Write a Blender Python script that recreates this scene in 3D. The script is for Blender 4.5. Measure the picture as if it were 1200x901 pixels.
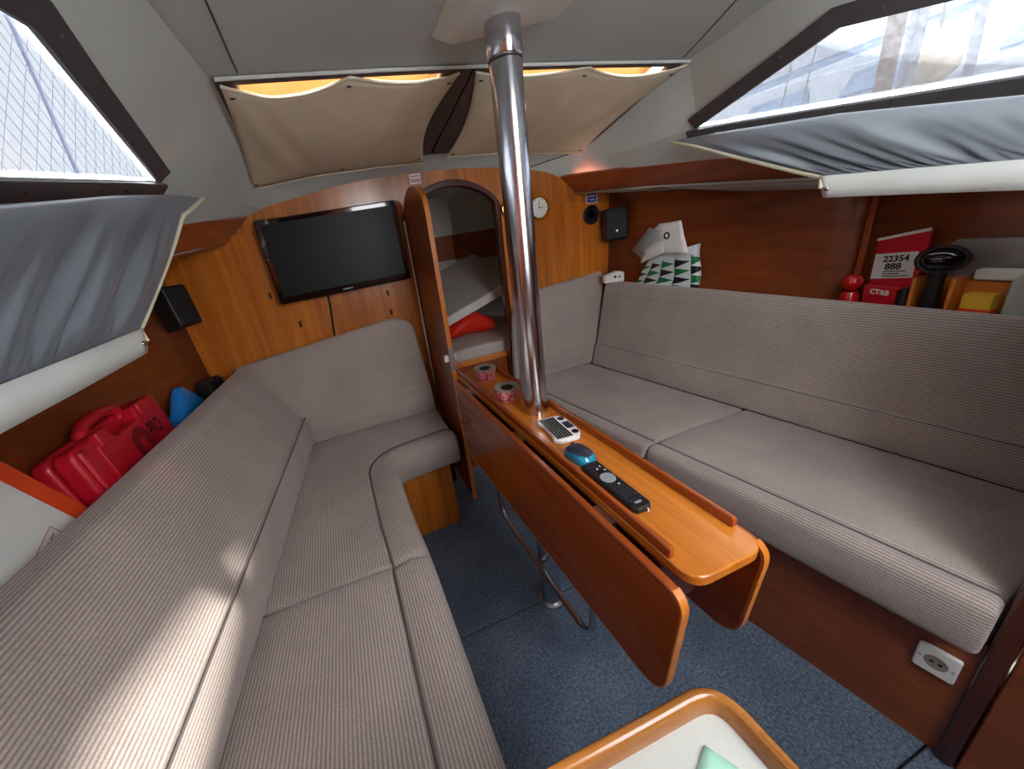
import bpy, bmesh, math, random
from mathutils import Vector, Matrix, noise
random.seed(7)
for o in list(bpy.data.objects): bpy.data.objects.remove(o, do_unlink=True)
SC = bpy.context.scene
C = SC.collection
PI = math.pi

# ------------------------------------------------------------------ camera
R = ((0.93132643, -0.25228572, 0.26264616), (-0.33255321, -0.29514339, 0.8957113), (-0.14845689, -0.92154343, -0.35877327))
cam_d = bpy.data.cameras.new('camera'); cam = bpy.data.objects.new('camera', cam_d); C.objects.link(cam)
cam_d.sensor_fit = 'HORIZONTAL'; cam_d.sensor_width = 36.0; cam_d.lens = 439.948 / 1200 * 36
cam_d.shift_x = (600 - 540.5) / 1200; cam_d.shift_y = -(450.5 - 444.9) / 1200
cam_d.clip_start = 0.02; cam_d.clip_end = 200
cam.matrix_world = Matrix(((R[0][0], -R[0][1], -R[0][2], 0), (R[1][0], -R[1][1], -R[1][2], 0), (R[2][0], -R[2][1], -R[2][2], 1.5), (0, 0, 0, 1)))
SC.camera = cam
# ------------------------------------------------------------------ light
W = bpy.data.worlds.new('world'); SC.world = W; W.use_nodes = True
bg = W.node_tree.nodes['Background']; bg.inputs['Color'].default_value = (0.92, 0.96, 1.0, 1); bg.inputs['Strength'].default_value = 6.8
sun_d = bpy.data.lights.new('sun_offscreen', 'SUN'); sun_d.energy = 24.0; sun_d.angle = math.radians(2.6); sun_d.color = (1.0, 0.95, 0.86)
sun = bpy.data.objects.new('sun_offscreen', sun_d); C.objects.link(sun)
SUN_DIR = Vector((-1.95, -0.27, -1.0))
sun.rotation_euler = SUN_DIR.to_track_quat('-Z', 'Y').to_euler(); sun.location = (6, 0, 5)
vs = SC.view_settings
vs.view_transform = 'Standard'; vs.look = 'None'; vs.gamma = 1.0; vs.use_curve_mapping = False; vs.exposure = 1.05

# ------------------------------------------------------------------ helpers: objects
def tag(o, label, cat, group=None):
    o['label'] = label; o['category'] = cat
    if group: o['group'] = group
    return o
def thing(name, loc, label=None, cat=None, group=None, kind=None):
    o = bpy.data.objects.new(name, None); C.objects.link(o); o.location = loc; o.empty_display_size = 0.05
    o['w'] = 1
    del o['w']
    if label: tag(o, label, cat, group)
    if kind: o['kind'] = kind
    return o
ORG = {}
def wloc(o):
    v = Vector(o.location)
    while o.parent: o = o.parent; v += Vector(o.location)
    return v
def obj(name, geo, mat, parent=None, smooth=True, bevel=0, seg=2, solid=0, angle=40, sub=0):
    """geo: (verts, faces[, uvs per loop]) in world coordinates -> one mesh object"""
    V, F = geo[0], geo[1]
    V = [Vector(v) for v in V]
    if parent: org = wloc(parent)
    else:
        xs = [v.x for v in V]; ys = [v.y for v in V]; zs = [v.z for v in V]
        org = Vector(((min(xs)+max(xs))/2, (min(ys)+max(ys))/2, min(zs)))
    me = bpy.data.meshes.new(name)
    me.from_pydata([v - org for v in V], [], F)
    if len(geo) > 2 and geo[2]:
        uv = me.uv_layers.new(name='UVMap')
        i = 0
        for fu in geo[2]:
            for c in fu: uv.data[i].uv = c; i += 1
    bm = bmesh.new(); bm.from_mesh(me); bmesh.ops.recalc_face_normals(bm, faces=bm.faces); bm.to_mesh(me); bm.free()
    me.materials.append(mat)
    o = bpy.data.objects.new(name, me); C.objects.link(o)
    if parent: o.parent = parent
    else: o.location = org
    if solid:
        m = o.modifiers.new('solid', 'SOLIDIFY'); m.thickness = solid; m.offset = 0
    if bevel:
        m = o.modifiers.new('bevel', 'BEVEL'); m.width = bevel; m.segments = seg; m.limit_method = 'ANGLE'; m.angle_limit = math.radians(35)
    if sub:
        m = o.modifiers.new('sub', 'SUBSURF'); m.levels = sub; m.render_levels = sub
    if smooth:
        for p in me.polygons: p.use_smooth = True
        if hasattr(me, 'set_sharp_from_angle'): me.set_sharp_from_angle(angle=math.radians(angle))
    return o
def struct(o): o['kind'] = 'structure'; return o
def copy_thing(o, loc):
    c = o.copy(); C.objects.link(c); c.location = loc
    for ch in o.children:
        d = ch.copy(); C.objects.link(d); d.parent = c
        for g in ch.children:
            e = g.copy(); C.objects.link(e); e.parent = d
    return c
# ------------------------------------------------------------------ helpers: geometry
def join(*gs):
    V, F, U = [], [], []; hasuv = all(len(g) > 2 and g[2] for g in gs)
    for g in gs:
        n = len(V); V += list(g[0]); F += [tuple(i+n for i in f) for f in g[1]]
        if hasuv: U += g[2]
    return (V, F, U if hasuv else None)
def xf(g, M):
    return ([M @ Vector(v) for v in g[0]], g[1], g[2] if len(g) > 2 else None)
def box(lo, hi):
    x0, y0, z0 = lo; x1, y1, z1 = hi
    V = [(x0,y0,z0),(x1,y0,z0),(x1,y1,z0),(x0,y1,z0),(x0,y0,z1),(x1,y0,z1),(x1,y1,z1),(x0,y1,z1)]
    return (V, [(0,3,2,1),(4,5,6,7),(0,1,5,4),(1,2,6,5),(2,3,7,6),(3,0,4,7)])
def prism(pts, d):
    """closed polygon of 3D points extruded by the vector d"""
    n = len(pts); d = Vector(d); V = [Vector(p) for p in pts] + [Vector(p)+d for p in pts]
    F = [tuple(range(n))[::-1], tuple(range(n, 2*n))] + [(i, (i+1) % n, n+(i+1) % n, n+i) for i in range(n)]
    return (V, F)
def hexa(b4, t4):
    V = list(b4)+list(t4)
    return (V, [(3,2,1,0),(4,5,6,7),(0,1,5,4),(1,2,6,5),(2,3,7,6),(3,0,4,7)])
def loft(rings, closed=True, cap=True, loop=False):
    n = len(rings[0]); V = []; F = []; U = []
    us = [0.0]
    for k in range(1, len(rings)):
        a = sum((Vector(p) for p in rings[k-1]), Vector())/n; b = sum((Vector(p) for p in rings[k]), Vector())/n
        us.append(us[-1] + (b-a).length)
    mid = rings[len(rings)//2]; vs_ = [0.0]
    for i in range(n): vs_.append(vs_[-1] + (Vector(mid[(i+1) % n]) - Vector(mid[i])).length)
    for r in rings: V += [Vector(p) for p in r]
    m = len(rings)
    for k in range(m if loop else m-1):
        k2 = (k+1) % m
        for i in range(n if closed else n-1):
            j = (i+1) % n
            F.append((k*n+i, k*n+j, k2*n+j, k2*n+i))
            U.append(((us[k], vs_[i]), (us[k], vs_[i+1]), (us[k2], vs_[i+1]), (us[k2], vs_[i])))
    if cap and closed and not loop:
        F.append(tuple(range(n))[::-1]); U.append(tuple((us[0], vs_[i]) for i in range(n))[::-1])
        F.append(tuple((m-1)*n+i for i in range(n))); U.append(tuple((us[-1], vs_[i]) for i in range(n)))
    return (V, F, U)
def sheet(P):
    return loft(P, closed=False, cap=False)
def tube(pts, r, n=10, cap=True, loop=False):
    pts = [Vector(p) for p in pts]; rings = []; prev = None; m = len(pts)
    for i, p in enumerate(pts):
        a = pts[(i-1) % m] if (i > 0 or loop) else p; b = pts[(i+1) % m] if (i < m-1 or loop) else p
        t = (b-a).normalized()
        if prev is None:
            u = t.orthogonal().normalized()
        else:
            u = (prev - t*prev.dot(t)).normalized()
        prev = u; w = t.cross(u)
        rr = r[i] if isinstance(r, (list, tuple)) else r
        rings.append([p + (u*math.cos(2*PI*k/n) + w*math.sin(2*PI*k/n))*rr for k in range(n)])
    return loft(rings, cap=cap, loop=loop)
def lathe(prof, n=24, M=None):
    """profile of (radius, height), round the z axis"""
    rings = [[(max(r, 1e-4)*math.cos(2*PI*k/n), max(r, 1e-4)*math.sin(2*PI*k/n), z) for k in range(n)] for r, z in prof]
    g = loft(rings); return xf(g, M) if M else g
def basis(o, x, y, z=None):
    x = Vector(x).normalized(); y = Vector(y); y = (y - x*y.dot(x)).normalized(); z = x.cross(y)
    return Matrix(((x.x, y.x, z.x, o[0]), (x.y, y.y, z.y, o[1]), (x.z, y.z, z.z, o[2]), (0, 0, 0, 1)))
def rpoly(pts, r, seg=4):
    """closed 2D polygon with rounded corners; r a number or one radius per corner"""
    n = len(pts); out = []
    for i in range(n):
        p = Vector(pts[i]); a = Vector(pts[i-1]); b = Vector(pts[(i+1) % n]); rr = r[i] if isinstance(r, (list, tuple)) else r
        if rr <= 0: out.append(tuple(p)); continue
        d1 = (a-p); d2 = (b-p); l1 = d1.length; l2 = d2.length; d1 /= l1; d2 /= l2
        ang = math.acos(max(-1, min(1, d1.dot(d2))))
        if ang > PI-0.02: out.append(tuple(p)); continue
        t = min(rr/math.tan(ang/2), l1*0.49, l2*0.49); s = p+d1*t; e = p+d2*t
        for k in range(seg+1):
            u = k/seg; q = s*(1-u)**2 + p*2*u*(1-u) + e*u*u
            out.append(tuple(q))
    return out
def rrect(w, h, r, seg=5):
    return rpoly([(-w/2,-h/2),(w/2,-h/2),(w/2,h/2),(-w/2,h/2)], r, seg)
def inset(poly, d):
    n = len(poly); A = sum(poly[i][0]*poly[(i+1) % n][1]-poly[(i+1) % n][0]*poly[i][1] for i in range(n)); s = 1 if A > 0 else -1
    out = []
    for i in range(n):
        a = Vector(poly[i-1]); b = Vector(poly[(i+1) % n]); t = (b-a)
        if t.length < 1e-9: out.append(poly[i]); continue
        t.normalize(); out.append((poly[i][0]-t.y*d*s, poly[i][1]+t.x*d*s))
    return out
def sweep(poly, fn, t0, t1, n=12, r0=0.02, r1=0.02, k=4):
    """profile swept by fn(a, b, t) -> point, with rounded ends"""
    ts = []
    if r0 > 0: ts += [(t0 + r0*(1-math.cos(e/k*PI/2)), r0*(1-math.sin(e/k*PI/2))) for e in range(k)]
    ts += [(t0+r0 + (t1-r1-t0-r0)*i/n, 0) for i in range(n+1)]
    if r1 > 0: ts += [(t1 - r1*(1-math.cos(e/k*PI/2)), r1*(1-math.sin(e/k*PI/2))) for e in range(k-1, -1, -1)]
    rings = []
    for t, d in ts:
        q = inset(poly, d) if d > 0 else poly
        rings.append([fn(a, b, t) for a, b in q])
    return loft(rings)
def plate(w, h, r, t, M, seg=5):
    """rounded slab centred on the origin of M, thickness t along its z"""
    q = rrect(w, h, r, seg); return xf(prism([(a, b, 0) for a, b in q], (0, 0, t)), M)
def text(body, size, M, mat, parent, name='lettering', depth=0.0004, align='CENTER', bold=0.0008):
    cu = bpy.data.curves.new(name, 'FONT'); cu.body = body; cu.size = size; cu.extrude = depth; cu.align_x = align; cu.align_y = 'CENTER'; cu.offset = bold; cu.resolution_u = 2
    t = bpy.data.objects.new(name, cu); C.objects.link(t)
    dg = bpy.context.evaluated_depsgraph_get(); me = bpy.data.meshes.new_from_object(t.evaluated_get(dg))
    V = [M @ v.co for v in me.vertices]; F = [tuple(p.vertices) for p in me.polygons]
    bpy.data.objects.remove(t, do_unlink=True); bpy.data.curves.remove(cu); bpy.data.meshes.remove(me)
    return obj(name, (V, F), mat, parent, smooth=False)
def lerp(a, b, t): return a+(b-a)*t
def interp(tab, y):
    """piecewise linear through (y, value) with y falling or rising"""
    tab = sorted(tab)
    if y <= tab[0][0]: return tab[0][1]
    for (a, u), (b, v) in zip(tab, tab[1:]):
        if y <= b: return lerp(u, v, (y-a)/(b-a))
    return tab[-1][1]

# ------------------------------------------------------------------ helpers: materials
def srgb(r, g, b):
    f = lambda c: (c/255/12.92) if c/255 <= 0.04045 else ((c/255+0.055)/1.055)**2.4
    return (f(r), f(g), f(b), 1)
class NT:
    def __init__(s, name):
        s.m = bpy.data.materials.new(name); s.m.use_nodes = True; s.t = s.m.node_tree
        s.b = s.t.nodes['Principled BSDF']; s.out = s.t.nodes['Material Output']
    def n(s, ty, **kw):
        x = s.t.nodes.new(ty)
        for k, v in kw.items():
            if k in x.inputs: x.inputs[k].default_value = v
            else: setattr(x, k, v)
        return x
    def l(s, a, b): s.t.links.new(a, b)
    def math(s, op, a, b=None):
        x = s.t.nodes.new('ShaderNodeMath'); x.operation = op
        for i, v in enumerate((a, b)):
            if v is None: continue
            if isinstance(v, (int, float)): x.inputs[i].default_value = v
            else: s.l(v, x.inputs[i])
        return x.outputs[0]
    def ramp(s, fac, stops):
        x = s.t.nodes.new('ShaderNodeValToRGB'); e = x.color_ramp.elements
        while len(e) < len(stops): e.new(0.5)
        for i, (p, c) in enumerate(stops): e[i].position = p; e[i].color = c
        s.l(fac, x.inputs[0]); return x.outputs[0]
    def mix(s, fac, a, b, mode='MIX'):
        x = s.t.nodes.new('ShaderNodeMix'); x.data_type = 'RGBA'; x.blend_type = mode
        for i, v in ((0, fac), (6, a), (7, b)):
            if isinstance(v, (int, float, tuple)): x.inputs[i].default_value = v
            else: s.l(v, x.inputs[i])
        return x.outputs[2]
    def bump(s, h, strength=0.3, dist=0.002):
        x = s.n('ShaderNodeBump', Strength=strength, Distance=dist); s.l(h, x.inputs['Height']); s.l(x.outputs[0], s.b.inputs['Normal'])
    def coord(s, kind='Object', scale=(1, 1, 1), rot=(0, 0, 0)):
        c = s.n('ShaderNodeTexCoord'); m = s.n('ShaderNodeMapping'); m.inputs['Scale'].default_value = scale; m.inputs['Rotation'].default_value = rot
        s.l(c.outputs[kind], m.inputs[0]); return m.outputs[0]
    def noise(s, v, scale, detail=4, rough=0.5):
        x = s.n('ShaderNodeTexNoise', Scale=scale, Detail=detail, Roughness=rough); s.l(v, x.inputs['Vector']); return x.outputs['Fac']
def plain(name, col, rough=0.5, metal=0.0, spec=0.5, coat=0.0, var=0.0, vscale=30, bump=0.0, bscale=200):
    k = NT(name); b = k.b; b.inputs['Roughness'].default_value = rough; b.inputs['Metallic'].default_value = metal
    b.inputs['Specular IOR Level'].default_value = spec; b.inputs['Coat Weight'].default_value = coat
    v = k.coord()
    n = k.noise(v, vscale)
    d = tuple(c*(1-var) for c in col[:3])+(1,); u = tuple(min(1, c*(1+var)) for c in col[:3])+(1,)
    k.l(k.ramp(n, [(0.3, d), (0.7, u)]), b.inputs['Base Color'])
    if bump: k.bump(k.noise(v, bscale, 2), bump, 0.001)
    return k.m
def wood(name, dark, light, axis='z', rough=0.28, coat=0.3, leaf=0.0, scale=1.0):
    """varnished veneer, grain along the axis; leaf = width of the veneer leaves along x"""
    k = NT(name); st = {'x': (1.2, 26, 26), 'y': (26, 1.2, 26), 'z': (26, 26, 1.2)}[axis]
    st = tuple(c*scale for c in st)
    v = k.coord('Object', st); n1 = k.noise(v, 1.0, 6, 0.62)
    v2 = k.coord('Object', tuple(c*5 for c in st)); n2 = k.noise(v2, 1.0, 3, 0.6)
    v3 = k.coord('Object'); n3 = k.noise(v3, 2.2, 2)
    f = k.math('ADD', k.math('MULTIPLY', n1, 0.6), k.math('ADD', k.math('MULTIPLY', n2, 0.2), k.math('MULTIPLY', n3, 0.2)))
    col = k.ramp(f, [(0.30, dark), (0.50, tuple((a+b)/2 for a, b in zip(dark, light))), (0.66, light)])
    if leaf:
        sx = k.n('ShaderNodeSeparateXYZ'); k.l(v3, sx.inputs[0])
        fl = k.math('FLOOR', k.math('DIVIDE', sx.outputs['XYZ'.index({'z': 'X', 'x': 'Z', 'y': 'Z'}[axis])], leaf))
        wn = k.n('ShaderNodeTexWhiteNoise', noise_dimensions='1D'); k.l(fl, wn.inputs['W'])
        g = k.math('ADD', k.math('MULTIPLY', wn.outputs['Value'], 0.35), 0.8)
        cmb = k.n('ShaderNodeCombineColor'); [k.l(g, cmb.inputs[i]) for i in range(3)]
        col = k.mix(1.0, col, cmb.outputs[0], 'MULTIPLY')
    k.l(col, k.b.inputs['Base Color'])
    k.b.inputs['Roughness'].default_value = rough; k.b.inputs['Coat Weight'].default_value = coat; k.b.inputs['Coat Roughness'].default_value = 0.15
    k.bump(n2, 0.08, 0.001)
    return k.m
def ribbed(name, dark, light, pitch=0.0088, strength=0.25):
    """corduroy: ribs run along u, one per pitch across v (metres)"""
    k = NT(name); uv = k.coord('UV'); sx = k.n('ShaderNodeSeparateXYZ'); k.l(uv, sx.inputs[0])
    s = k.math('SINE', k.math('MULTIPLY', sx.outputs[1], 2*PI/pitch)); h = k.math('ADD', k.math('MULTIPLY', s, 0.5), 0.5)
    v = k.coord('Object'); n = k.noise(v, 5, 3); w = k.noise(v, 260, 2)
    m = k.ramp(h, [(0.05, dark), (0.75, light)])
    tone = k.ramp(n, [(0.3, (0.88, 0.88, 0.88, 1)), (0.7, (1.08, 1.07, 1.06, 1))])
    col = k.mix(1.0, m, tone, 'MULTIPLY')
    grain = k.ramp(w, [(0.25, (0.82, 0.82, 0.82, 1)), (0.75, (1.15, 1.15, 1.15, 1))])
    k.l(k.mix(1.0, col, grain, 'MULTIPLY'), k.b.inputs['Base Color'])
    k.b.inputs['Roughness'].default_value = 0.95; k.b.inputs['Specular IOR Level'].default_value = 0.15
    k.b.inputs['Sheen Weight'].default_value = 0.25; k.b.inputs['Sheen Roughness'].default_value = 0.5
    k.bump(h, strength, 0.0025)
    return k.m
def cloth(name, col, rough=0.6, transl=0.0, weave=900, sheen=0.0, spec=0.3):
    k = NT(name); v = k.coord('Object'); n = k.noise(v, 7, 3); w = k.noise(v, weave, 2)
    k.l(k.ramp(n, [(0.3, tuple(c*0.92 for c in col[:3])+(1,)), (0.7, tuple(min(1, c*1.06) for c in col[:3])+(1,))]), k.b.inputs['Base Color'])
    k.b.inputs['Roughness'].default_value = rough; k.b.inputs['Specular IOR Level'].default_value = spec; k.b.inputs['Sheen Weight'].default_value = sheen
    k.bump(w, 0.12, 0.0006)
    if transl:
        t = k.n('ShaderNodeBsdfTranslucent'); t.inputs[0].default_value = col
        mx = k.n('ShaderNodeMixShader'); mx.inputs[0].default_value = transl
        k.l(k.b.outputs[0], mx.inputs[1]); k.l(t.outputs[0], mx.inputs[2]); k.l(mx.outputs[0], k.out.inputs['Surface'])
    return k.m
def pane_mat(name, tint, haze=0.12, hazecol=(0.8, 0.85, 0.95, 1), solid=False):
    k = NT(name); t = k.n('ShaderNodeBsdfTransparent'); t.inputs[0].default_value = tint
    k.b.inputs['Base Color'].default_value = hazecol; k.b.inputs['Roughness'].default_value = 0.12
    tr = k.n('ShaderNodeBsdfTranslucent'); tr.inputs[0].default_value = hazecol
    v = k.coord(); n = k.noise(v, 60, 4); f = k.math('ADD', k.math('MULTIPLY', n, haze*(0.15 if solid else 1.0)), haze*0.42 if solid else 0.0)
    a = k.n('ShaderNodeMixShader'); k.l(f, a.inputs[0]); k.l(t.outputs[0], a.inputs[1]); k.l((k.b if solid else tr).outputs[0], a.inputs[2])
    g = k.n('ShaderNodeBsdfGlossy'); g.inputs['Roughness'].default_value = 0.05
    fr = k.n('ShaderNodeFresnel', IOR=1.45); fm = k.math('MULTIPLY', fr.outputs[0], 0.6)
    b2 = k.n('ShaderNodeMixShader'); k.l(fm, b2.inputs[0]); k.l(a.outputs[0], b2.inputs[1]); k.l(g.outputs[0], b2.inputs[2])
    k.l(b2.outputs[0], k.out.inputs['Surface']); return k.m
def carpet(name):
    k = NT(name); v = k.coord(); n = k.noise(v, 420, 2, 0.7); n2 = k.noise(v, 110, 3, 0.6); n3 = k.noise(v, 4, 2)
    f = k.math('ADD', k.math('MULTIPLY', n, 0.5), k.math('ADD', k.math('MULTIPLY', n2, 0.35), k.math('MULTIPLY', n3, 0.15)))
    k.l(k.ramp(f, [(0.32, srgb(38, 46, 60)), (0.5, srgb(88, 101, 120)), (0.68, srgb(162, 174, 188))]), k.b.inputs['Base Color'])
    k.b.inputs['Roughness'].default_value = 1.0; k.b.inputs['Specular IOR Level'].default_value = 0.1
    k.bump(f, 0.8, 0.004); return k.m

M = {}
M['fabric'] = ribbed('corduroy', srgb(144, 132, 126), srgb(190, 176, 168))
M['piping'] = plain('piping', srgb(104, 97, 95), 0.9)
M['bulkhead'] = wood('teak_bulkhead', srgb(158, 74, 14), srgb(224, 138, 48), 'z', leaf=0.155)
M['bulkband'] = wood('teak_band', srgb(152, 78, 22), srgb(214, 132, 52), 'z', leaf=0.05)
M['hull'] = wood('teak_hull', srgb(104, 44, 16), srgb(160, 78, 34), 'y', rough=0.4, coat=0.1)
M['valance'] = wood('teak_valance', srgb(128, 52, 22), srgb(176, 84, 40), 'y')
M['table'] = wood('cherry_table', srgb(128, 52, 14), srgb(178, 86, 30), 'y', rough=0.25)
M['tabletop'] = wood('cherry_top', srgb(178, 92, 20), srgb(222, 136, 48), 'y', rough=0.25)
M['edge'] = wood('cherry_edge', srgb(196, 104, 30), srgb(226, 144, 62), 'y')
M['darkwood'] = wood('dark_trim', srgb(48, 18, 10), srgb(92, 38, 20), 'z', rough=0.25)
M['doorwood'] = wood('door_veneer', srgb(112, 46, 12), srgb(160, 80, 26), 'z')
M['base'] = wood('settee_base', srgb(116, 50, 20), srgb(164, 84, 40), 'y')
M['rim'] = wood('counter_rim', srgb(136, 78, 28), srgb(192, 126, 58), 'x', rough=0.2)
M['carpet'] = carpet('blue_carpet')
M['lining'] = plain('vinyl_lining', srgb(206, 212, 206), 0.62, spec=0.3, var=0.05, vscale=4, bump=0.05, bscale=700)
M['lining2'] = plain('vinyl_lining_dark', srgb(196, 200, 194), 0.62, spec=0.3, var=0.05, vscale=5)
M['seam'] = plain('seam_thread', srgb(92, 90, 88), 0.8)
M['frame'] = plain('window_frame', srgb(92, 89, 92), 0.5, 0.3, var=0.08)
M['frontframe'] = plain('front_frame', srgb(84, 72, 64), 0.6)
M['silver'] = cloth('silver_blackout', srgb(118, 125, 133), 0.34, 0.0, sheen=0.1, spec=0.7)
M['white_band'] = cloth('white_webbing', srgb(232, 236, 230), 0.7)
M['cream'] = cloth('cream_piping', srgb(224, 220, 190), 0.7)
M['beige'] = cloth('beige_curtain', srgb(236, 226, 196), 0.7, 0.08)
M['beige_edge'] = cloth('beige_binding', srgb(236, 228, 200), 0.7)
M['stud'] = plain('nickel_stud', srgb(190, 190, 190), 0.25, 1.0)
M['darkstud'] = plain('dark_stud', srgb(70, 50, 36), 0.4, 0.6)
M['chrome'] = plain('polished_steel', (0.56, 0.56, 0.60, 1), 0.19, 1.0, var=0.03)
M['steel'] = plain('satin_steel', (0.6, 0.6, 0.62, 1), 0.28, 1.0)
M['brass'] = plain('brass', srgb(206, 160, 70), 0.2, 1.0)
M['white'] = plain('white_plastic', srgb(236, 236, 232), 0.35)
M['offwhite'] = plain('bracket_paint', srgb(236, 240, 228), 0.45)
M['black'] = plain('black_plastic', srgb(22, 23, 26), 0.45)
M['gloss'] = plain('gloss_black', srgb(10, 11, 16), 0.08, coat=0.5)
M['screen'] = plain('matt_screen', srgb(18, 23, 24), 0.42, spec=0.2)
M['grille'] = plain('speaker_grille', srgb(26, 28, 32), 0.7, bump=0.6, bscale=900)
M['red'] = plain('red_plastic', srgb(206, 24, 44), 0.38, bump=0.1, bscale=500)
M['redcloth'] = cloth('red_nylon', srgb(220, 40, 24), 0.5)
M['red_glossy'] = plain('red_gloss', srgb(196, 24, 26), 0.15, coat=0.5)
M['blue'] = plain('blue_polythene', srgb(18, 130, 214), 0.22, coat=0.3, bump=1.0, bscale=28)
M['orange'] = plain('orange_card', srgb(236, 78, 34), 0.5)
M['card'] = plain('white_card', srgb(226, 228, 222), 0.5)
M['redprint'] = plain('red_print', srgb(206, 120, 110), 0.6)
M['ink'] = plain('black_ink', srgb(24, 20, 22), 0.6)
M['counter'] = plain('counter_laminate', srgb(206, 208, 200), 0.4, var=0.03, vscale=300)
M['napkin'] = cloth('mint_paper', srgb(176, 230, 206), 0.8)
M['mattress'] = cloth('mattress_ticking', srgb(188, 180, 174), 0.8)
M['sheetwhite'] = cloth('white_sheet', srgb(226, 222, 212), 0.8)
M['glass'] = pane_mat('dimmed_pane', (0.135, 0.14, 0.147, 1), 0.05)  # dark tint put in to hold down the outdoor brightness
M['orange_glow'] = pane_mat('sunlit_orange_pane', (0.06, 0.018, 0.004, 1), 0.35, (0.6, 0.2, 0.05, 1))  # orange of the sunlit curtain edge put into the pane colour
M['tan'] = plain('tan_pot', srgb(150, 140, 128), 0.5)
M['hole'] = plain('ash_black', srgb(12, 11, 11), 0.8)
M['grey'] = plain('grey_print', srgb(150, 152, 156), 0.6)
M['bluem'] = plain('mouse_blue', srgb(26, 138, 178), 0.2, coat=0.5)
M['mousetop'] = plain('mouse_dark', srgb(44, 46, 60), 0.3)
M['yellow'] = plain('yellow_card', srgb(236, 186, 50), 0.5)
M['clear'] = pane_mat('clear_film', (0.8, 0.82, 0.82, 1), 0.42, (0.8, 0.82, 0.8, 1), True)
M['milky'] = pane_mat('milky_film', (0.5, 0.52, 0.5, 1), 1.5, (0.66, 0.68, 0.62, 1), True)
M['purple'] = plain('purple_sticker', srgb(84, 72, 150), 0.5)
M['net'] = plain('netting', srgb(160, 172, 200), 0.7)
M['mast'] = plain('mast_alloy', srgb(150, 154, 166), 0.4, 0.4)
M['brownmast'] = plain('weathered_timber', srgb(128, 112, 104), 0.7, var=0.2)
M['fender'] = plain('beige_fender', srgb(226, 212, 186), 0.5)
M['boatwhite'] = plain('gelcoat', srgb(208, 216, 228), 0.3)
M['pink'] = plain('faded_pink', srgb(216, 190, 198), 0.6)
M['bluestripe'] = plain('faded_blue', srgb(150, 176, 206), 0.6)
M['quay'] = plain('quay_concrete', srgb(170, 176, 186), 0.9, var=0.1, vscale=3)

def bag_mat():
    k = NT('triangle_print'); uv = k.coord('UV'); s = k.n('ShaderNodeSeparateXYZ'); k.l(uv, s.inputs[0])
    u = k.math('DIVIDE', s.outputs[1], 0.085); v = k.math('DIVIDE', s.outputs[0], 0.042)
    g = k.math('FRACT', u); f = k.math('FRACT', v)
    inside = k.math('LESS_THAN', k.math('ABSOLUTE', k.math('SUBTRACT', f, 0.5)), k.math('MULTIPLY', k.math('SUBTRACT', 0.98, g), 0.5))
    par = k.math('MODULO', k.math('ADD', k.math('FLOOR', v), k.math('FLOOR', u)), 2.0)
    tri = k.mix(k.math('GREATER_THAN', par, 0.5), srgb(20, 124, 70), srgb(26, 22, 32))
    low = k.math('LESS_THAN', s.outputs[0], 0.215)
    k.l(k.mix(k.math('MULTIPLY', inside, low), srgb(222, 230, 234), tri), k.b.inputs['Base Color'])
    k.b.inputs['Roughness'].default_value = 0.35; return k.m
M['bag'] = bag_mat()
def floral_mat():
    k = NT('pink_floral'); v = k.coord(); n = k.noise(v, 90, 3, 0.6)
    k.l(k.ramp(n, [(0.36, srgb(150, 36, 56)), (0.48, srgb(214, 90, 110)), (0.56, srgb(240, 200, 204)), (0.62, srgb(206, 70, 94))]), k.b.inputs['Base Color'])
    k.b.inputs['Roughness'].default_value = 0.4; return k.m
M['floral'] = floral_mat()

# ================================================================== STRUCTURE
YB = 2.05
# ---- floor: carpeted sole boards
fl = thing('floor', (0.5, 0.8, 0), kind='structure')
obj('subfloor', box((-0.9, -0.54, -0.06), (1.95, 2.3, -0.022)), M['seam'], fl)
for lo, hi in (((-0.5, 1.047, -0.02), (1.4, 2.118, 0)), ((-0.5, 0.208, -0.02), (1.4, 1.042, 0)), ((-0.5, -0.54, -0.02), (1.4, 0.203, 0))):
    obj('carpet_panel', box(lo, hi), M['carpet'], fl, bevel=0.004)
# ---- forward bulkhead with the arched doorway
DL, DR = 0.445, 0.955
def arch_pts(n=14, grow=0.0):
    out = []
    for i in range(n+1):
        t = i/n; x = lerp(DL-grow, DR+grow, t); s = (x-0.70)/(0.255+grow)
        out.append((x, 1.628 + (0.118+grow)*(1-s*s)**0.8 if abs(s) < 1 else 1.628))
    return out
arch = arch_pts()
pts = [(-0.72, -0.02), (DL, -0.02)] + arch + [(DR, -0.02), (1.78, -0.02), (1.78, 1.70), (1.30, 1.86), (0.0, 1.86), (-0.72, 1.70)]
wf = thing('wall_forward', (0.5, YB, 0), kind='structure')
obj('bulkhead_panel', prism([(x, YB, z) for x, z in pts], (0, 0.03, 0)), M['bulkhead'], wf, smooth=False)
# upper cross-grain band, on both sides of the doorway arch
zb = 1.662
bandL = [(-0.66, 1.60), (-0.20, zb), (DL-0.012, zb)] + [p for p in arch_pts(20, 0.012) if p[1] > zb and p[0] < 0.70] + [(0.70, 1.85), (0.0, 1.85), (-0.66, 1.70)]
bandR = [(0.70, 1.85)] + [p for p in arch_pts(20, 0.012) if p[1] > zb and p[0] > 0.70] + [(DR+0.014, zb), (1.24, zb), (1.29, 1.59), (1.72, 1.535), (1.72, 1.72), (1.3, 1.85)]
for b in (bandL, bandR):
    obj('upper_band', prism([(x, YB-0.003, z) for x, z in b], (0, 0.003, 0)), M['bulkband'], wf, smooth=False)
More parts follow.
